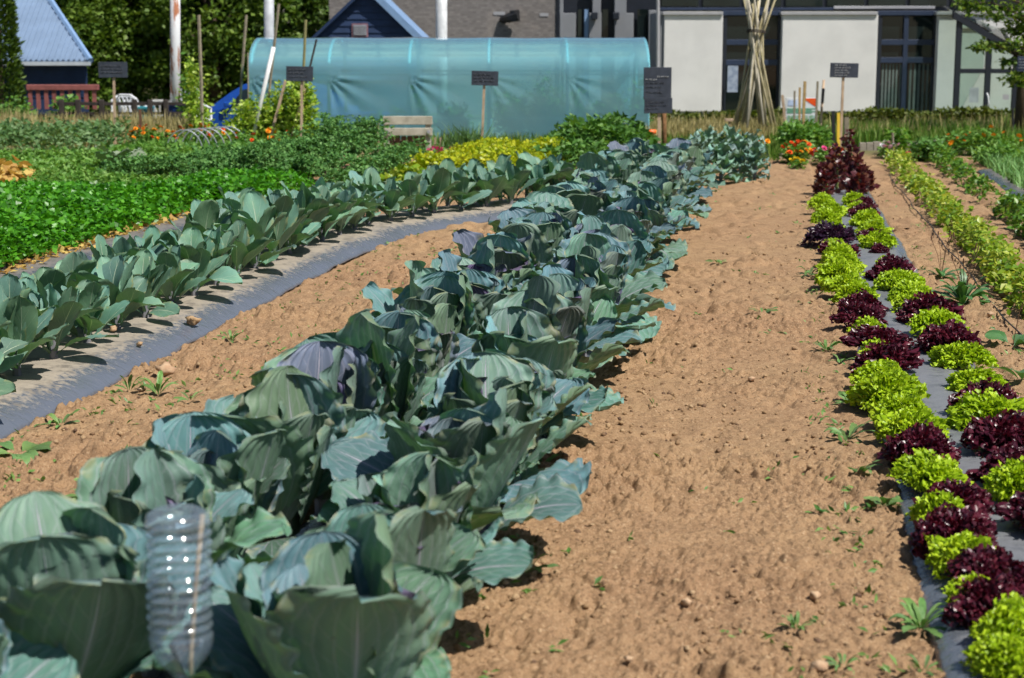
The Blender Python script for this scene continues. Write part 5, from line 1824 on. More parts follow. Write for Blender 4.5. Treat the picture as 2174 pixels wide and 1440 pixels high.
tag(sb.build('tap_stand', M['post']), 'small pale wooden stand left of the cane wigwam foot', 'stand')

# information board
YI = 30.5
ib = empty('info_board', P(1700, 262, YI).xy.to_3d(), 'white information board with red corner behind the wooden stakes', 'board')
box_px('panel', 1668, 1734, 208, 263, YI, 0.03, M['white_paint'], ib, 0.004)
a, b, c = P(1704, 209, YI - 0.004), P(1733, 209, YI - 0.004), P(1733, 228, YI - 0.004)
own(MB().add([a, b, c], [(0, 1, 2)]).build('red_corner', M['fl_red']), ib)
for k in range(4):
    box_px('green_print', 1671, 1731 - 7 * (k % 2), 230 + k * 3.0, 231.6 + k * 3.0, YI, 0.01, mat('green_print', (0.15, 0.42, 0.25), 0.6), ib, 0, 0.006)
for k in range(4):
    box_px('photo_print', 1671 + k * 15.5, 1684 + k * 15.5, 245, 258, YI, 0.01, mat('photo_print', (0.16, 0.34, 0.16), 0.5, scale=14, c2=(0.5, 0.62, 0.66)), ib, 0, 0.006)
box_px('blue_mark', 1673, 1692, 213, 225, YI, 0.01, mat('blue_mark', (0.5, 0.6, 0.8), 0.6), ib, 0, 0.006)
for u in (1672, 1730):
    box_px('leg', u - 2, u + 2, 263, 285, YI + 0.02, 0.03, M['post_grey'], ib)

# bench seen from behind
YN = 26.3
bn = empty('wooden_bench', P(866, 335, YN).xy.to_3d(), 'old wooden bench with two pale back slats seen from behind', 'bench')
box_px('back_slat', 813, 918, 247, 265, YN, 0.035, M['bench_paint'], bn, 0.006)
box_px('back_slat', 814, 918, 272, 288, YN + 0.004, 0.035, M['bench_paint'], bn, 0.006)
for u in (822, 910):
    box_px('upright', u - 7, u + 5, 262, 332, YN + 0.045, 0.06, M['bench_paint'], bn, 0.006)
    c = P(u, 280, YN - 0.004)
    own(MB().tube([(c.x, YN - 0.012, c.z), (c.x, YN + 0.01, c.z)], 0.028, 10).build('bolt', M['coping']), bn)
for k in range(7):
    box_px('plank', 826 + k * 13, 837 + k * 13, 289, 345, YN + 0.06, 0.025, M['bench_wood'], bn, 0.003)
box_px('seat', 818, 914, 300, 306, YN + 0.1, 0.4, M['bench_wood'], bn, 0.006)
for u in (803, 924, 936):
    o = stick('short_stake', u, 320, u, 262 if u < 810 else 292, 26.6, 0.022, 'post', {803: 'short stake left of the bench', 924: 'short stake just right of the bench', 936: 'short stake second to the right of the bench'}[u], 'stake', 4, lowz=-0.05)

# wire hoops
for i in range(7):
    u0 = 362 + i * 12
    x0, x1 = P(u0, 322, 26 + i * 0.03).x, P(u0 + 76, 322, 26).x
    yb = 25.7 + i * 0.16
    pts = [((x0 + x1) / 2 - (x1 - x0) / 2 * math.cos(t), yb, 0.02 + 0.36 * math.sin(t) ** 0.85) for t in np.linspace(0, math.pi, 17)]
    pts = [(pts[0][0], yb, -0.1)] + pts + [(pts[-1][0], yb, -0.1)]
    o = MB().tube(pts, 0.009, 6).build('wire_hoop', M['wire'], smooth=True)
    tag(o, '%s grey wire hoop counted from the left in the row by the marigolds' % ordinal(i + 1), 'hoop', 'row of wire hoops')

# timber edges of raised beds on the right
for i, (u0, u1, v0, v1, Y, lab) in enumerate([(1825, 1898, 300, 330, 26.8, 'weathered grey timber bed edge behind the bolted red lettuce'), (1926, 1942, 297, 330, 26.6, 'short grey timber block right of the pink flowers'),
                                         (1940, 2012, 298, 306, 27.2, 'long low timber bed edge right of the pink flowers'), (1938, 1975, 313, 330, 26.2, 'short front timber board near the bean rows'),
                                         (1640, 1662, 322, 346, 25.2, 'grey timber bed edge left of the red marigolds'), (1710, 1750, 324, 346, 25.6, 'pale bed edge behind the red marigolds')]):
    a, b = P(u0, v0, Y), P(u1, v1, Y)
    o = MB()
    nb = max(1, int((u1 - u0) / 14))
    root = empty('bed_edge', ((a.x + b.x) / 2, Y, 0), lab, 'timber edge', 'timber edges of raised beds')
    for k in range(nb):
        xa, xb = a.x + (b.x - a.x) * k / nb, a.x + (b.x - a.x) * (k + 1) / nb
        own(MB().box((xa + 0.003, Y, min(-0.05, b.z)), (xb - 0.003, Y + 0.06, a.z - rnd.uniform(0, 0.03)), 0.006).build('plank', M['tin']), root)

# post and blue board at the right edge
sg = empty('blue_sign', P(2170, 300, 29.2).xy.to_3d(), 'dark blue sign with white print cut by the right edge', 'sign')
box_px('board', 2160, 2215, 120, 152, 29.3, 0.02, M['frame_blue'], sg, 0.003)
box_px('post', 2186, 2196, 150, 300, 29.33, 0.06, M['black'], sg)
chalk_lines(sg, P(2163, 130, 29.3).x, P(2210, 130, 29.3).x, [P(2163, v, 29.3).z for v in (126, 132, 138, 144)], 29.29, 4, 'chalk')
stick('thin_post', 2150, 290, 2150, 230, 29, 0.02, 'black', 'thin black post beneath the young tree', 'post', 6, lowz=-0.05)

# ------------------------------------------------------------------ planted beds
# parsley carpet
pp = np.vstack([bed_points(84000, -7.9, -5.70, 9.0, 13.0, 0.30, 41, 2.6, 0.3, 0.04, 0.18), bed_points(66000, -8.9, -5.70, 13.0, 17.3, 0.30, 42, 2.6, 0.3, 0.04, 0.18), bed_points(16000, -6.6, -5.3, 17.2, 19.6, 0.30, 46, 2.6, 0.3, 0.0, 0.18)])
sz = np.where(pp[:, 1] < 13.0, 0.043, 0.052)
V, F = leaves_np(pp, sz, 43, 0.85, 0.62, 0.55)
stuff('parsley_bed', V, F, M['parsley'], 'dense bright green carpet of parsley at the left', 'parsley')
pp = bed_points(1500, -5.84, -5.60, 9.0, 17.0, 0.07, 44, 2.0, 0.1, 0.04)
V, F = leaves_np(pp, 0.06, 45, 0.8, 0.5, 0.7)
stuff('yellowed_leaves', V, F, M['wilt'], 'yellowed fallen leaves along the foot of the parsley bed', 'fallen leaves')


def frond_np(base, az, L, seed, w=0.05, bend=1.6, el0=1.1):
    r = np.random.default_rng(seed)
    nt, ns = 13, 5
    t = np.linspace(0, 1, nt)
    el = el0 - bend * t
    dt = np.diff(t, prepend=0) * L
    ry, rz = np.cumsum(np.cos(el) * dt), np.cumsum(np.sin(el) * dt)
    s = np.linspace(-1, 1, ns)
    T, Sg = np.meshgrid(t, s, indexing='ij')
    wd = w * np.sin(np.clip(T * 0.92 + 0.08, 0, 1) * np.pi) ** 0.6
    x = Sg * wd
    cr = 0.016 * np.abs(Sg) * np.sin(T * 34 + Sg * 7 + r.random() * 6) + r.normal(0, 0.008, T.shape)
    y = ry[:, None] + cr * 0.5
    z = rz[:, None] + cr
    ca, sa = math.cos(az), math.sin(az)
    V = np.stack([x * ca - y * sa, x * sa + y * ca, z], 2).reshape(-1, 3) + np.array(base)
    return V, grid_faces(nt, ns)


def kale_bed(name, spots, nf, L, w, material, label, cat, hh=0.25, seed=0):
    """fronds that arch over and droop, each set with tiny crinkled leaflets"""
    r = np.random.default_rng(seed)
    sp = np.array(spots)
    n = len(sp) * nf
    b = np.repeat(sp, nf, 0)
    az = r.random(n) * 6.283
    Lf = L * r.uniform(0.7, 1.25, n)
    z0 = hh * np.repeat(r.uniform(0.75, 1.35, len(sp)), nf) * r.uniform(0.45, 1.1, n) * (1 + 0.3 * np.sin(b[:, 0] * 1.3 + b[:, 1]))
    z0 = z0 * np.interp(b[:, 0] - ROWK * b[:, 1], [-7.6, -6.4, -5.9, -5.3, -4.8], [0.45, 0.7, 1.3, 0.75, 0.25])
    el0, bend = r.uniform(0.7, 1.35, n), r.uniform(1.4, 2.4, n)
    m = 34
    t = r.random((n, m))
    el = el0[:, None] - bend[:, None] * t * 0.5
    ry, rz = np.cos(el) * t * Lf[:, None], np.sin(el) * t * Lf[:, None]
    sd = r.normal(0, w * 0.55, (n, m)) * np.sin(np.clip(t, 0.1, 0.95) * np.pi) ** 0.5
    ca, sa = np.cos(az)[:, None], np.sin(az)[:, None]
    pts = np.stack([b[:, 0][:, None] + sd * ca - ry * sa, b[:, 1][:, None] + sd * sa + ry * ca, z0[:, None] + rz + r.normal(0, 0.008, (n, m))], 2).reshape(-1, 3)
    V, F = leaves_np(pts, 0.038, seed + 3, 0.9, 0.45, 0.45)
    o = link(name, mesh(name, V, F, smooth=False), material)
    return tag(o, label, cat, kind='stuff')


r_ = random.Random(3)
sp_ = []
Y = 19.6
while Y < 24.0:
    for s in np.arange(-7.5, -4.85, 0.5):
        sp_.append((ROWK * Y + s + r_.uniform(-0.08, 0.08), Y + r_.uniform(-0.1, 0.1)))
    Y += 0.56
kale_bed('curly_kale_bed', sp_, 38, 0.31, 0.06, M['kale'], 'dense bed of drooping dark green curly kale in front of the bench', 'kale', 0.36, 4)
pp = bed_points(27000, -4.35, -2.95, 20.0, 25.0, 0.36, 51, 2.0, 0.25, 0.0, 0.15)
V, F = leaves_np(pp, 0.055, 52, 0.75, 0.75, 0.4)
stuff('yellow_celery_bed', V, F, M['yellow'], 'bright yellow green leafy bed in front of the polytunnel', 'celery')
pp = bed_points(1800, -4.6, -4.0, 19.4, 20.6, 0.26, 53, 2.0, 0.2)
V, F = leaves_np(pp, 0.085, 54, 0.8, 0.6, 0.5)
stuff('green_salad_patch', V, F, M['bean'], 'small yellow green salad patch between kale and cauliflowers', 'salad')
# potato mound
c = P(1282, 330, 25.2)
p, d = ell_points(5200, (c.x, 25.4, 0.12), (0.80, 1.0, 0.44), 55, 0.5, 0.25)
p = p[p[:, 2] > 0]
V, F = leaves_np(p, 0.11, 56, 0.55, 0.5, 0.5, unit(p - np.array([c.x, 25.4, 0.0])) * 0.5)
stuff('potato_patch', V, F, M['potato'], 'dark green bushy potato patch at the right end of the polytunnel', 'potato plants')
pp = bed_points(3200, -3.4, -2.2, 22.5, 25.2, 0.34, 57, 1.5, 0.2)
V, F = leaves_np(pp, 0.10, 58, 0.5, 0.5, 0.5)
stuff('potato_patch', V, F, M['potato'], 'lower green potato foliage just behind the far cauliflowers', 'potato plants')

# grey-green broccoli plants at the far end of the path
BL = [big_leaf('broccoli_leaf', 0.21, 0.06, pet=0.15, bend0=-0.1, bend1=0.9 + 0.2 * i, cup=0.2, fold=0.2, ruf=0.03, frq=3, ribs=5, ribamp=0.003, jag=0.12, seed=70 + i, nu=7, nv=11) for i in range(4)]
M['broccoli_big'] = bigleafmat('broccoli_big_leaf', (0.4, 0.5, 0.42), (0.1, 0.17, 0.11), nveins=5, trans=0.15)
for i, (u, v, szz) in enumerate([(1478, 372, 1.05), (1530, 392, 1.15), (1572, 380, 1.1), (1602, 388, 0.9), (1500, 352, 1.1), (1552, 352, 1.1), (1596, 358, 1.0), (1470, 395, 0.8)]):
    p = G(u, v)
    r = random.Random(i + 60)
    root = empty('broccoli_plant', (p.x, p.y, 0), '%s nearest grey green broccoli plant at the path end' % ordinal([1 + sorted([372, 392.1, 380, 388, 352.1, 352, 358, 395], reverse=True).index(q) for q in [372, 392.1, 380, 388, 352.1, 352, 358, 395]][i]),
                 'broccoli', 'broccoli plants at the end of the path', r.uniform(0, 6))
    for k in range(30):
        f = k / 29
        put_leaf(BL, M['broccoli_big'], root, r, k * 2.4, R(8 + 70 * f + r.uniform(-10, 10)), szz * r.uniform(0.85, 1.15), jit((0.19, 0.31, 0.24), r, 0.25), 0.04 + 0.30 * f, 0.02, r.uniform(-0.5, 0.5))
    link('stalk', M['cabstem_mesh'], None, root, scale=(0.8, 0.8, 2.2))

# bolted red lettuces
def bolted(loc, h, seed, label, wide=0.17):
    r = np.random.default_rng(seed)
    root = empty('bolted_lettuce', loc, label, 'lettuce', 'bolted red lettuces at the far end of the rows')
    n = 120
    f = r.random(n)
    a = r.random(n) * 6.283
    rad = wide * (1 - 0.75 * f) * (0.25 + 0.75 * r.random(n))
    p = np.stack([rad * np.cos(a), rad * np.sin(a), 0.03 + f * h], 1)
    d = np.stack([np.cos(a), np.sin(a), 0.5 + 0 * a], 1)
    V, F = leaves_np(p, 0.075, seed + 1, 0.8, 0.75, 0.35, d * 0.9, 0.35)
    link('leaves', mesh('leaves', V, F, smooth=False), M['romaine_red'], root)
    MB().tube([(0, 0, -0.02), (0.01, 0, h * 0.6), (0, 0, h)], [0.02, 0.015, 0.006], 6).build('stem', M['stem'], root)


for i, (u, v, h, w_) in enumerate([(1752, 430, 0.34, .2), (1775, 418, 0.42, .2), (1748, 412, 0.36, .19), (1768, 398, 0.46, .18), (1822, 425, 0.30, .18), (1818, 408, 0.46, .2), (1806, 398, 0.62, .18), (1800, 388, 0.80, .16), (1832, 410, 0.3, .18), (1770, 385, 0.5, .16), (1838, 418, .26, .16)]):
    p = G(u, v)
    bolted((p.x, p.y, 0.03), h * 0.72, 1200 + i * 3, ['nearest low bolted red lettuce on the path side', 'second bolted red lettuce on the path side, medium height', 'outermost bolted red lettuce hugging the soil path',
           'bolted red lettuce behind the path side ones', 'low bolted red lettuce nearest on the bean side', 'medium bolted red lettuce on the bean side', 'tall bolted red lettuce in front of the tallest spire',
           'tallest bolted red lettuce spire at the far end', 'low bolted red lettuce at the bean side edge', 'rear bolted red lettuce in front of the red marigolds', 'smallest bolted red lettuce at the outer bean side edge'][i], w_ * 0.68)

# bean rows on the right
pp = np.vstack([bed_points(4800, 1.60, 1.82, 10.2, 16.0, 0.25, 61, 3.0, 0.05, 0.0, 0.1), bed_points(4200, 1.59, 1.83, 16.0, 24.0, 0.25, 62, 3.0, 0.1, 0.0, 0.1)])
pp = pp[fbm(pp[:, 1] * 3.2, pp[:, 0] * 3.2, 33, 2) > 0.33]
V, F = leaves_np(pp, 0.052, 63, 0.7, 0.5, 0.5)
stuff('bean_row', V, F, M['bean'], 'yellowing green bean row right of the lettuces', 'beans')
pp = np.vstack([bed_points(4200, 2.24, 2.48, 12.5, 17.0, 0.25, 64, 3.0, 0.05, 0.0, 0.1), bed_points(3600, 2.24, 2.48, 17.0, 24.0, 0.25, 65, 3.0, 0.1, 0.0, 0.1)])
pp = pp[fbm(pp[:, 1] * 3.2, pp[:, 0] * 3.2, 34, 2) > 0.33]
V, F = leaves_np(pp, 0.052, 66, 0.7, 0.5, 0.5)
stuff('bean_row', V, F, M['bean_dark'], 'greener bean row at the far right, second from the lettuces', 'beans')
r_ = np.random.default_rng(9)
s_, Y_ = r_.uniform(2.85, 4.6, 5200), r_.uniform(17.5, 24.5, 5200)
V, F = blades_np(np.stack([ROWK * Y_ + s_, Y_, 0 * s_ + 0.03], 1), 0.15, 67, 0.012, 1.3)
stuff('onion_patch', V, F, M['onion'], 'pale green patch of flopping onion leaves at the right edge', 'onions')
# irrigation hose
pts = []
for Y in np.linspace(9.8, 21.5, 60):
    pts.append(S(1.47 + 0.012 * math.sin(Y * 2.1) + 0.006 * math.sin(Y * 5.3), Y, 0.03))
tag(MB().tube(pts, 0.005, 6).build('drip_hose', M['black'], smooth=True), 'thin black drip hose along the foot of the yellowing bean row', 'hose')

# left beds beyond the parsley
pp = bed_points(24000, -12.5, -7.6, 19.6, 23.5, 0.24, 71, 1.2, 0.2)
V, F = leaves_np(pp, 0.06, 72, 0.7, 0.55, 0.5)
stuff('mixed_greens', V, F, M['mixed'], 'mixed green vegetable patch behind the parsley bed', 'vegetables')
pp = bed_points(16000, -8.4, -5.3, 17.3, 19.2, 0.26, 73, 1.4, 0.2)
V, F = leaves_np(pp, 0.05, 74, 0.6, 0.6, 0.45)
stuff('mixed_greens', V, F, M['mixed'], 'light green leafy patch between parsley and curly kale', 'vegetables')
pp = bed_points(7500, -15.0, -10.0, 23.8, 27.2, 0.48, 75, 1.0, 0.2)
V, F = leaves_np(pp, 0.10, 76, 0.5, 0.75, 0.3)
stuff('broad_bean_patch', V, F, M['broad'], 'grey green broad bean patch before the dry grass at left', 'beans')
pp = bed_points(1500, -10.6, -8.55, 18.2, 20.2, 0.30, 77, 1.4, 0.1)
V, F = leaves_np(pp, 0.13, 78, 0.75, 0.45, 0.6)
stuff('wilted_patch', V, F, M['wilt'], 'patch of wilted yellow brown leaves at the far left', 'wilted leaves')
pp = bed_points(5600, -10.0, -6.6, 24.6, 27.2, 0.14, 79, 1.2, 0.1)
V, F = leaves_np(pp, 0.10, 80, 0.6, 0.6, 0.4)
stuff('low_greens', V, F, M['mixed'], 'low green foliage around the wire hoops', 'vegetables')
# climbing peas
parts = []
for i, (u, v, du, dv, n_) in enumerate([(412, 210, 26, 95, 420), (425, 262, 24, 50, 380), (480, 296, 50, 28, 700), (540, 262, 60, 54, 1700), (600, 250, 50, 66, 1700), (640, 235, 36, 84, 1600), (632, 200, 22, 40, 350), (655, 290, 30, 30, 400), (405, 150, 12, 40, 90), (560, 300, 90, 20, 900)]):
    c = P(u, v, 28.2)
    k = 28.2 / 3656
    p, d = ell_points(n_, c, (du * k, 0.35, dv * k), 1400 + i, 0.95, 0.35)
    p = p[p[:, 2] > 0]
    parts.append(leaves_np(p, 0.085, 1500 + i, 0.6, 0.7, 0.35))
V, F = join_np(parts)
stuff('pea_plants', V, F, M['pea'], 'tall yellow green pea plants climbing around the leaning poles', 'peas')
# leek tuft before the tunnel
c = P(985, 325, 26.0)
B = np.stack([c.x + r_.normal(0, 0.16, 260), 26.0 + r_.normal(0, 0.15, 260), np.zeros(260)], 1)
V, F = blades_np(B, 0.36, 81, 0.014, 0.9)
stuff('leek_tuft', V, F, M['broad'], 'blue green leek tuft by the slate sign in front of the polytunnel', 'leeks')

# grass, dry grass and hedge
def grass(name, n, u0, u1, Y0, Y1, h, material, label, seed, w_=0.012, lean=0.35):
    r = np.random.default_rng(seed)
    Y = r.uniform(Y0, Y1, n)
    X = (r.uniform(u0, u1, n) - CU) / 3656 * Y
    hh = h * (0.5 + 1.0 * fbm(X * 1.5, Y * 1.5, seed, 2))
    V, F = blades_np(np.stack([X, Y, np.zeros(n) - 0.01], 1), hh, seed + 1, w_, lean)
    return stuff(name, V, F, material, label, 'grass')


grass('dry_grass', 5200, -60, 410, 27.6, 31.2, 0.40, M['drygrass'], 'tall straw coloured grass before the dark rail fence', 91, 0.014)
grass('dry_grass', 6500, 1225, 1670, 28.0, 32.2, 0.30, M['drygrass'], 'tall straw coloured grass between the polytunnel and the pale building', 92, 0.014)
grass('wild_grass', 7500, 1640, 2240, 27.4, 32.2, 0.27, M['grass'], 'rough green and straw grass below the building at right', 93, 0.014)
grass('dry_grass', 1000, 1640, 2240, 29.0, 32.4, 0.36, M['drygrass'], 'sparse straw coloured stalks in the rough grass at right', 95, 0.012)
grass('wild_grass', 3200, 1230, 1660, 24.6, 28.2, 0.22, M['grass'], 'short green grass around the cane wigwam foot', 94, 0.012)
grass('wild_grass', 2600, 250, 1240, 27.2, 28.8, 0.2, M['grass'], 'short green grass strip in front of the polytunnel', 97, 0.012)
r2 = np.random.default_rng(17)
n_ = 9000
X_ = (r2.uniform(1225, 2260, n_) - CU) / 3656 * 33.2
hp_ = np.stack([X_, 33.2 + r2.normal(0, 0.16, n_), 0.30 * r2.random(n_) ** 0.6 * (0.75 + 0.5 * vnoise(X_ * 2, X_ * 0, 3)) + 0.04], 1)
V, F = leaves_np(hp_, 0.09, 96, 0.6, 0.6, 0.4)
hg = link('low_hedge', mesh('low_hedge', V, F, smooth=False), M['hedge'])
tag(hg, 'low clipped yellow green hedge along the foot of the pale building', 'hedge')


# flowers
def flower_mesh(name, rad, seed):
    r = np.random.default_rng(seed)
    parts = []
    n = 0
    VV, FF = [], []
    for ring, (k, el, rr) in enumerate(((9, 0.15, 1.0), (8, 0.6, 0.85), (6, 1.1, 0.65))):
        for i in range(k):
            a = i * 6.283 / k + ring * 0.4 + r.uniform(-0.1, 0.1)
            d = np.array([math.cos(a) * math.cos(el), math.sin(a) * math.cos(el), math.sin(el)])
            sd = np.array([-math.sin(a), math.cos(a), 0])
            L = rad * rr
            VV += [d * 0.1 * rad, d * L * 0.6 + sd * L * 0.38, d * L + sd * L * 0.2, d * L - sd * L * 0.2, d * L * 0.6 - sd * L * 0.38]
            FF.append((n, n + 1, n + 2, n + 3, n + 4))
            n += 5
    return mesh(name, VV, np.array(FF), smooth=False)


FM = {k: flower_mesh('flower_head', 0.035, i) for i, k in enumerate(('fl_orange', 'fl_red', 'fl_pink', 'fl_pale', 'fl_yellow', 'fl_white'))}
for k, m in FM.items():
    m.materials.append(M[k])


def flower_clump(name, u, v, Y, wu, h, kinds, nfl, label, fol='mixed', seed=0, nleaf=420, cat='flowers'):
    r = random.Random(seed)
    c = P(u, v, Y)
    k = Y / 3656
    root = empty(name, (c.x, Y, 0), label, cat)
    p, d = ell_points(nleaf, (0, 0, h * 0.42), (wu * k, 0.3, h * 0.55), seed + 2000, 0.9, 0.3)
    p = p[p[:, 2] > 0]
    V, F = leaves_np(p, 0.07, seed, 0.5, 0.6, 0.4)
    link('foliage', mesh('foliage', V, F, smooth=False), M[fol], root)
    for i in range(nfl):
        x, y = r.uniform(-1, 1) * wu * k, r.uniform(-0.3, 0.05)
        z = h * r.uniform(0.55, 1.12) * (1 - 0.25 * (x / (wu * k)) ** 2)
        o = link('flower_head', FM[r.choice(kinds)], None, root, (x, y, z), (r.uniform(0.2, 1.1), r.uniform(-0.4, 0.4), r.uniform(0, 6)), r.uniform(0.8, 1.35))


flower_clump('marigold_clump', 325, 318, 26.8, 55, 0.36, ['fl_orange', 'fl_orange', 'fl_red'], 26, 'orange marigold clump left of the wire hoops', seed=1, nleaf=900)
flower_clump('marigold_clump', 430, 318, 27.2, 60, 0.36, ['fl_red', 'fl_orange'], 16, 'red orange marigolds behind the wire hoops', seed=2, nleaf=700)
flower_clump('marigold_clump', 590, 312, 26.0, 28, 0.36, ['fl_red', 'fl_orange'], 8, 'few orange red marigolds before the pea plants', seed=3)
flower_clump('marigold_clump', 520, 325, 26.2, 22, 0.34, ['fl_red'], 5, 'few red marigolds right of the wire hoops', seed=4, nleaf=250)
flower_clump('pink_flowers', 945, 338, 25.2, 36, 0.14, ['fl_pink'], 22, 'bright pink low flowers right of the bench', seed=5, nleaf=250)
flower_clump('pink_flowers', 1408, 350, 24.0, 24, 0.14, ['fl_pink', 'fl_pink', 'fl_pale'], 20, 'bright pink flowers at the foot of the tall double sign', seed=6, nleaf=200)
flower_clump('marigold_clump', 1100, 318, 25.6, 50, 0.16, ['fl_orange'], 8, 'scattered orange marigolds behind the yellow bed', seed=7, nleaf=400)
flower_clump('marigold_clump', 1412, 330, 25.0, 36, 0.15, ['fl_orange', 'fl_red'], 7, 'small orange flowers around the tall double sign', seed=8, nleaf=260)
flower_clump('marigold_clump', 1688, 348, 24.0, 34, 0.30, ['fl_red', 'fl_red', 'fl_orange'], 26, 'red marigold clump at the far end of the soil path', seed=9, nleaf=900)
flower_clump('marigold_clump', 1752, 348, 24.2, 38, 0.24, ['fl_red', 'fl_red', 'fl_white', 'fl_pink'], 22, 'red and white flowers behind the bolted lettuces', seed=10, nleaf=500)
flower_clump('marigold_clump', 1692, 356, 23.2, 14, 0.12, ['fl_yellow'], 10, 'small yellow flower clump before the red marigolds', seed=11, nleaf=160)
flower_clump('pale_flowers', 1884, 336, 25.2, 18, 0.24, ['fl_pale', 'fl_white'], 14, 'pale pink flowers right of the bolted lettuce spire', seed=12, nleaf=260)
flower_clump('pink_flowers', 1935, 344, 24.6, 26, 0.12, ['fl_pink', 'fl_red'], 10, 'small deep pink flowers at the head of the bean rows', seed=13, nleaf=260)
flower_clump('marigold_clump', 2080, 318, 25.6, 90, 0.40, ['fl_orange'], 14, 'orange marigolds among green foliage at the right edge', seed=14, nleaf=2600)
flower_clump('marigold_clump', 1590, 312, 26.2, 36, 0.26, ['fl_orange', 'fl_yellow'], 9, 'sparse orange flowers behind the broccoli clump', seed=15, nleaf=600)
# leafy bushes at the garden's end
for i, (u, v, Y, du, hh, mk, lab, n_, szl) in enumerate([(1705, 330, 26.4, 62, 0.48, 'mixed', 'bright green leafy bush before the wooden stakes', 1700, 0.1), (1905, 335, 25.8, 26, 0.42, 'bean_dark', 'upright green plant between the pale pink flowers and timber', 500, 0.09),
                                               (1975, 350, 24.6, 46, 0.30, 'potato', 'dark green bush at the head of the greener bean row', 1000, 0.09), (2120, 345, 23.5, 46, 0.3, 'mixed', 'feathery green bush behind the onion patch', 900, 0.08)]):
    c = P(u, v, Y)
    k = Y / 3656
    p, d = ell_points(n_, (0, 0, hh * 0.45), (du * k, 0.4, hh * 0.55), 1700 + i, 0.9, 0.3)
    p = p[p[:, 2] > 0]
    V, F = leaves_np(p, szl, 1750 + i, 0.5, 0.75, 0.35)
    root = empty('leafy_bush', (c.x, Y, 0), lab, 'bush')
    link('foliage', mesh('foliage', V, F, smooth=False), M[mk], root)
    MB().tube([(0, 0, -0.02), (0.02, 0, hh * 0.6)], [0.015, 0.006], 5).build('stem', M['stem'], root)
stick('thin_stake', 1896, 345, 1895, 282, 25.0, 0.018, 'post_grey', 'thin grey stake between the pale pink flowers', 'stake', 5, lowz=-0.05)
sq = empty('squash_plant', P(252, 372, 21).xy.to_3d(), 'squash plant with large greyish leaves behind the parsley', 'squash')
for k in range(7):
    put_leaf(CAB_OUT, M['dock'], sq, random.Random(k + 5), k * 0.9, R(35 + 8 * (k % 3)), 0.85, jit((0.2, 0.27, 0.17), random.Random(k), 0.2), 0.15, 0.05, 0.2)

# ------------------------------------------------------------------ weeds
def rosette(name, loc, n, L, W, label, seed, el=(10, 60), color=(0.10, 0.2, 0.07), cat='weed', group=None, stalks=0):
    r = random.Random(seed)
    ms = WEED_BROAD if W == 'broad' else WEED_NARROW
    root = empty(name, loc, label, cat, group, r.uniform(0, 6))
    for k in range(n):
        put_leaf(ms, M['dock'], root, r, k * 2.4 + r.uniform(-0.3, 0.3), R(r.uniform(*el)), L * r.uniform(0.7, 1.2), jit(color, r, 0.25), 0.0, 0.01, r.uniform(-0.4, 0.4))
    for k in range(stalks):
        a = r.uniform(0, 6.28)
        h = r.uniform(0.25, 0.45)
        e = (0.08 * math.cos(a), 0.08 * math.sin(a), h)
        mb = MB().tube([(0, 0, 0), (e[0] * 0.4, e[1] * 0.4, h * 0.6), e], 0.0025, 4)
        mb.tube([e, (e[0] * 1.05, e[1] * 1.05, h + 0.03)], [0.006, 0.004], 6)
        mb.build('flower_stalk', M['bench_wood'], root)


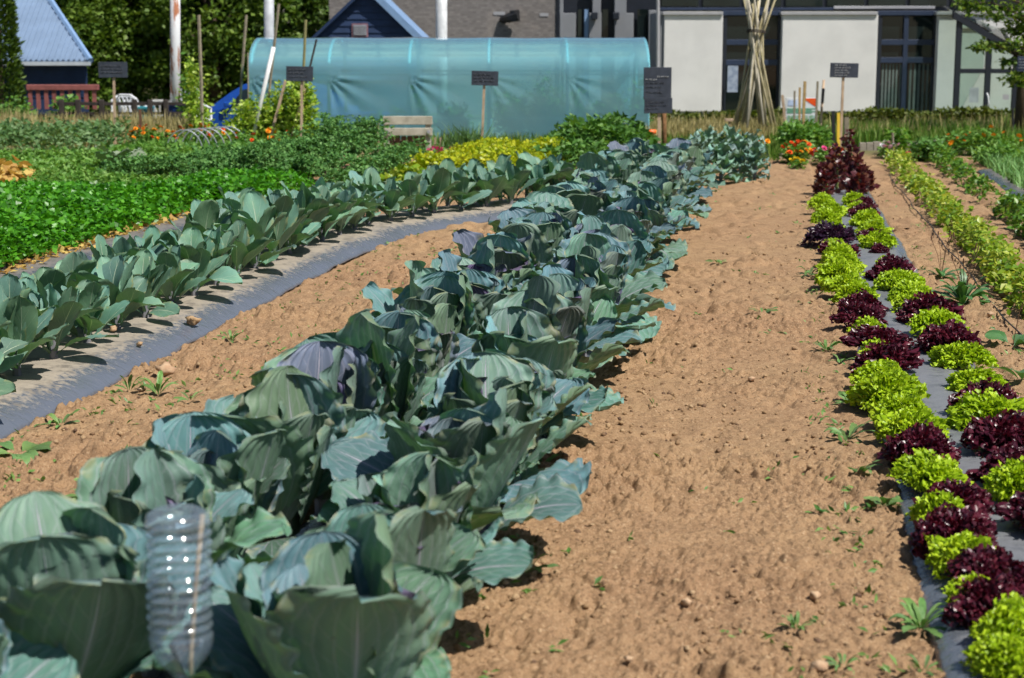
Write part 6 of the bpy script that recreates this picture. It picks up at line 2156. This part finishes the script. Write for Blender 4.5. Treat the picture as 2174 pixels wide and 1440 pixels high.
WEED_BROAD = [big_leaf('broad_weed_leaf', 1.0, 0.24, pet=0.18, bend0=-0.2, bend1=0.9, cup=0.2, ruf=0.03, frq=2, ribs=4, ribamp=0.006, jag=0.05, seed=90 + i, nu=7, nv=11, petw=0.02) for i in range(3)]
WEED_NARROW = [big_leaf('narrow_weed_leaf', 1.0, 0.11, pet=0.1, bend0=-0.2, bend1=0.9 + 0.2 * i, cup=0.3, ruf=0.03, frq=2, ribs=4, ribamp=0.0, jag=0.1, seed=95 + i, nu=5, nv=11, petw=0.02) for i in range(3)]
for i, (u, v, n, L, w_, lab, el, st) in enumerate([
        (2045, 645, 30, 0.23, 'narrow', 'large plantain weed with many narrow leaves right of the lettuces', (8, 75), 6),
        (1998, 588, 14, 0.17, 'narrow', 'flatter plantain weed behind the large one right of the lettuces', (5, 40), 4),
        (2150, 735, 6, 0.17, 'broad', 'broad leaved dock weed at the right edge beside the lettuces', (10, 45), 1),
        (2172, 810, 5, 0.16, 'broad', 'broad leaved weed cut by the right edge between lettuces', (10, 45), 0),
        (1618, 668, 12, 0.10, 'narrow', 'small lone green weed in the middle of the soil path', (10, 70), 0),
        (1955, 1335, 16, 0.11, 'narrow', 'narrow leaved weed nearest the camera beside the lettuce strip', (15, 75), 0),
        (1877, 1075, 9, 0.08, 'broad', 'weed with broader leaves left of the dark red lettuces', (15, 60), 0),
        (1820, 1010, 16, 0.10, 'narrow', 'sprawling grassy weed left of the lettuce strip', (5, 50), 0),
        (1805, 860, 16, 0.10, 'narrow', 'grassy weed tuft where the lettuce strip shows its blue edge', (10, 65), 0),
        (1800, 930, 10, 0.12, 'narrow', 'small grassy weed between two weed tufts beside the lettuces', (10, 60), 0),
        (1720, 585, 12, 0.11, 'narrow', 'low weed at the left foot of the green lettuces halfway along', (8, 55), 0),
        (1755, 745, 10, 0.11, 'narrow', 'grass tuft beneath the red lettuces on the path side', (20, 75), 0),
        (1790, 1415, 8, 0.055, 'narrow', 'pale little weed at the bottom of the soil path', (15, 70), 0),
        (1960, 1425, 8, 0.06, 'narrow', 'tiny weed at the bottom edge beside the nearest lettuce', (15, 70), 0),
        (1690, 1335, 9, 0.055, 'narrow', 'faint yellowish weed near the front of the soil path', (15, 70), 0),
        (1640, 710, 9, 0.10, 'narrow', 'flat trailing weed below the lone weed on the path', (3, 25), 0),
        (1165, 925, 14, 0.10, 'narrow', 'grassy weed by the bare film edge beside the cabbages', (8, 50), 0),
        (1150, 998, 12, 0.11, 'narrow', 'small weed by the pinkish stone under the cabbages', (8, 50), 0),
        (1120, 1215, 10, 0.09, 'narrow', 'weed tuft under the front cabbage leaves on the path side', (8, 60), 0),
        (40, 965, 7, 0.16, 'broad', 'broad green leaf weed at the left edge on the soil strip', (4, 25), 0),
        (130, 905, 9, 0.10, 'narrow', 'small weed by the film edge near the left border', (10, 60), 0),
        (190, 1060, 8, 0.11, 'narrow', 'weed on the soil strip left of the front cabbages', (10, 60), 0),
        (275, 828, 7, 0.09, 'narrow', 'spiky little weed on the bluish edge of the dusty strip', (30, 75), 0),
        (335, 838, 8, 0.11, 'narrow', 'spiky weed between the stones and the front cabbages', (30, 80), 0),
        (490, 725, 9, 0.09, 'narrow', 'weed by the dusty strip halfway up the left soil', (20, 75), 0),
        (405, 850, 7, 0.07, 'narrow', 'tiny weed in the open left soil strip', (10, 60), 0),
        (570, 800, 8, 0.08, 'narrow', 'tiny weed left of the cabbage leaves on the left soil', (10, 60), 0),
        (1735, 1010, 4, 0.08, 'narrow', 'single torn leaf lying on the path left of the weeds', (2, 15), 0),
        (1525, 560, 8, 0.09, 'narrow', 'faint low weed on the far part of the path', (5, 40), 0),
        (1785, 770, 6, 0.09, 'narrow', 'faint weed blades on the path left of the red lettuces', (5, 40), 0)]):
    p = G(u, v, 0.01)
    z = 0.012 + float(bed_lift(p.x - ROWK * p.y, p.y)) * 0.8
    c = (0.085, 0.19, 0.065) if i < 4 else (0.15, 0.27, 0.08)
    rosette('weed', (p.x, p.y, z), n, L, w_, lab, 400 + i, el, c, 'weed', None, st)

# leaf litter and seedlings on the soil, too small to pick apart
r_ = np.random.default_rng(77)
n_ = 2600
Y_ = 1 / (1 / 4.2 + r_.random(n_) * (1 / 20.0 - 1 / 4.2))
s_ = r_.uniform(-3.3, 1.5, n_)
wgt = np.where((s_ < -2.1) | ((s_ > -1.05) & (s_ < -0.85)) | ((s_ > 0.2) & (s_ < 0.45)) | (s_ > 1.1), 1.0, 0.10)
kp = bare(s_, Y_) & (r_.random(n_) < wgt * 0.75)
cl_ = np.stack([ROWK * Y_[kp] + s_[kp], Y_[kp], np.full(kp.sum(), 0.012)], 1)
pts = np.repeat(cl_, 4, 0)
pts[:, :2] += r_.normal(0, 0.02, (len(pts), 2))
V, F = leaves_np(pts, 0.034, 79, 0.4, 0.75, 0.5)
stuff('seedling_weeds', V, F, M['weed'], 'tiny green seedlings scattered over the bare soil', 'seedlings')

# clear bottle upside down on a cane among the front cabbages
YBt = 3.6
pt, pb = P(378, 1082, YBt), P(384, 1398, YBt)
bx_, H_ = (pt.x + pb.x) / 2, pt.z - 0.0
bt = empty('plastic_bottle', (bx_, YBt, 0.0), 'clear ribbed plastic bottle upended on a cane among the front cabbages', 'bottle')
prof_ = []
Rr = 0.0715
ztop = pt.z
prof_.append((0.0, ztop - 0.022))
prof_.append((0.035, ztop - 0.016))
prof_.append((Rr * 0.75, ztop - 0.001))
prof_.append((Rr * 0.93, ztop - 0.008))
prof_.append((Rr * 0.99, ztop - 0.022))
for k in range(11):
    for q in range(8):
        zz = ztop - 0.03 - (k + q / 8) * 0.0235
        prof_.append((Rr * 0.975 + (0.0040, 0.0030, 0.0036, 0.0022, 0.0042, 0.0034, 0.0028)[k % 7] * math.cos(q / 8 * 2 * math.pi), zz))
zb = ztop - 0.03 - 11 * 0.0235
prof_ += [(Rr, zb), (Rr * 0.97, zb - 0.02), (Rr * 0.8, zb - 0.05), (Rr * 0.5, zb - 0.075), (0.024, zb - 0.09), (0.02, zb - 0.12), (0.019, zb - 0.13)]
bl_ = MB().lathe(prof_, 48, bx_, YBt)
bl_.v = [((x - bx_) * (1 + 0.03 * math.sin(z * 21 + math.atan2(y - YBt, x - bx_) * 3)) + bx_, (y - YBt) * (1 + 0.03 * math.sin(z * 17 + x * 40)) + YBt, z) for x, y, z in bl_.v]
body = bl_.build('bottle_body', M['bottle'], smooth=True)
own(body, bt)
cn_ = MB().tube([P(402, 1410, YBt - 0.01) + Vector((0, 0, -0.35)), P(405, 1400, YBt), P(415, 1250, YBt), P(430, 1092, YBt)], 0.0055, 8).build('bamboo_cane', M['post'], smooth=True)
tag(cn_, 'thin bamboo cane holding the upended clear bottle', 'cane')
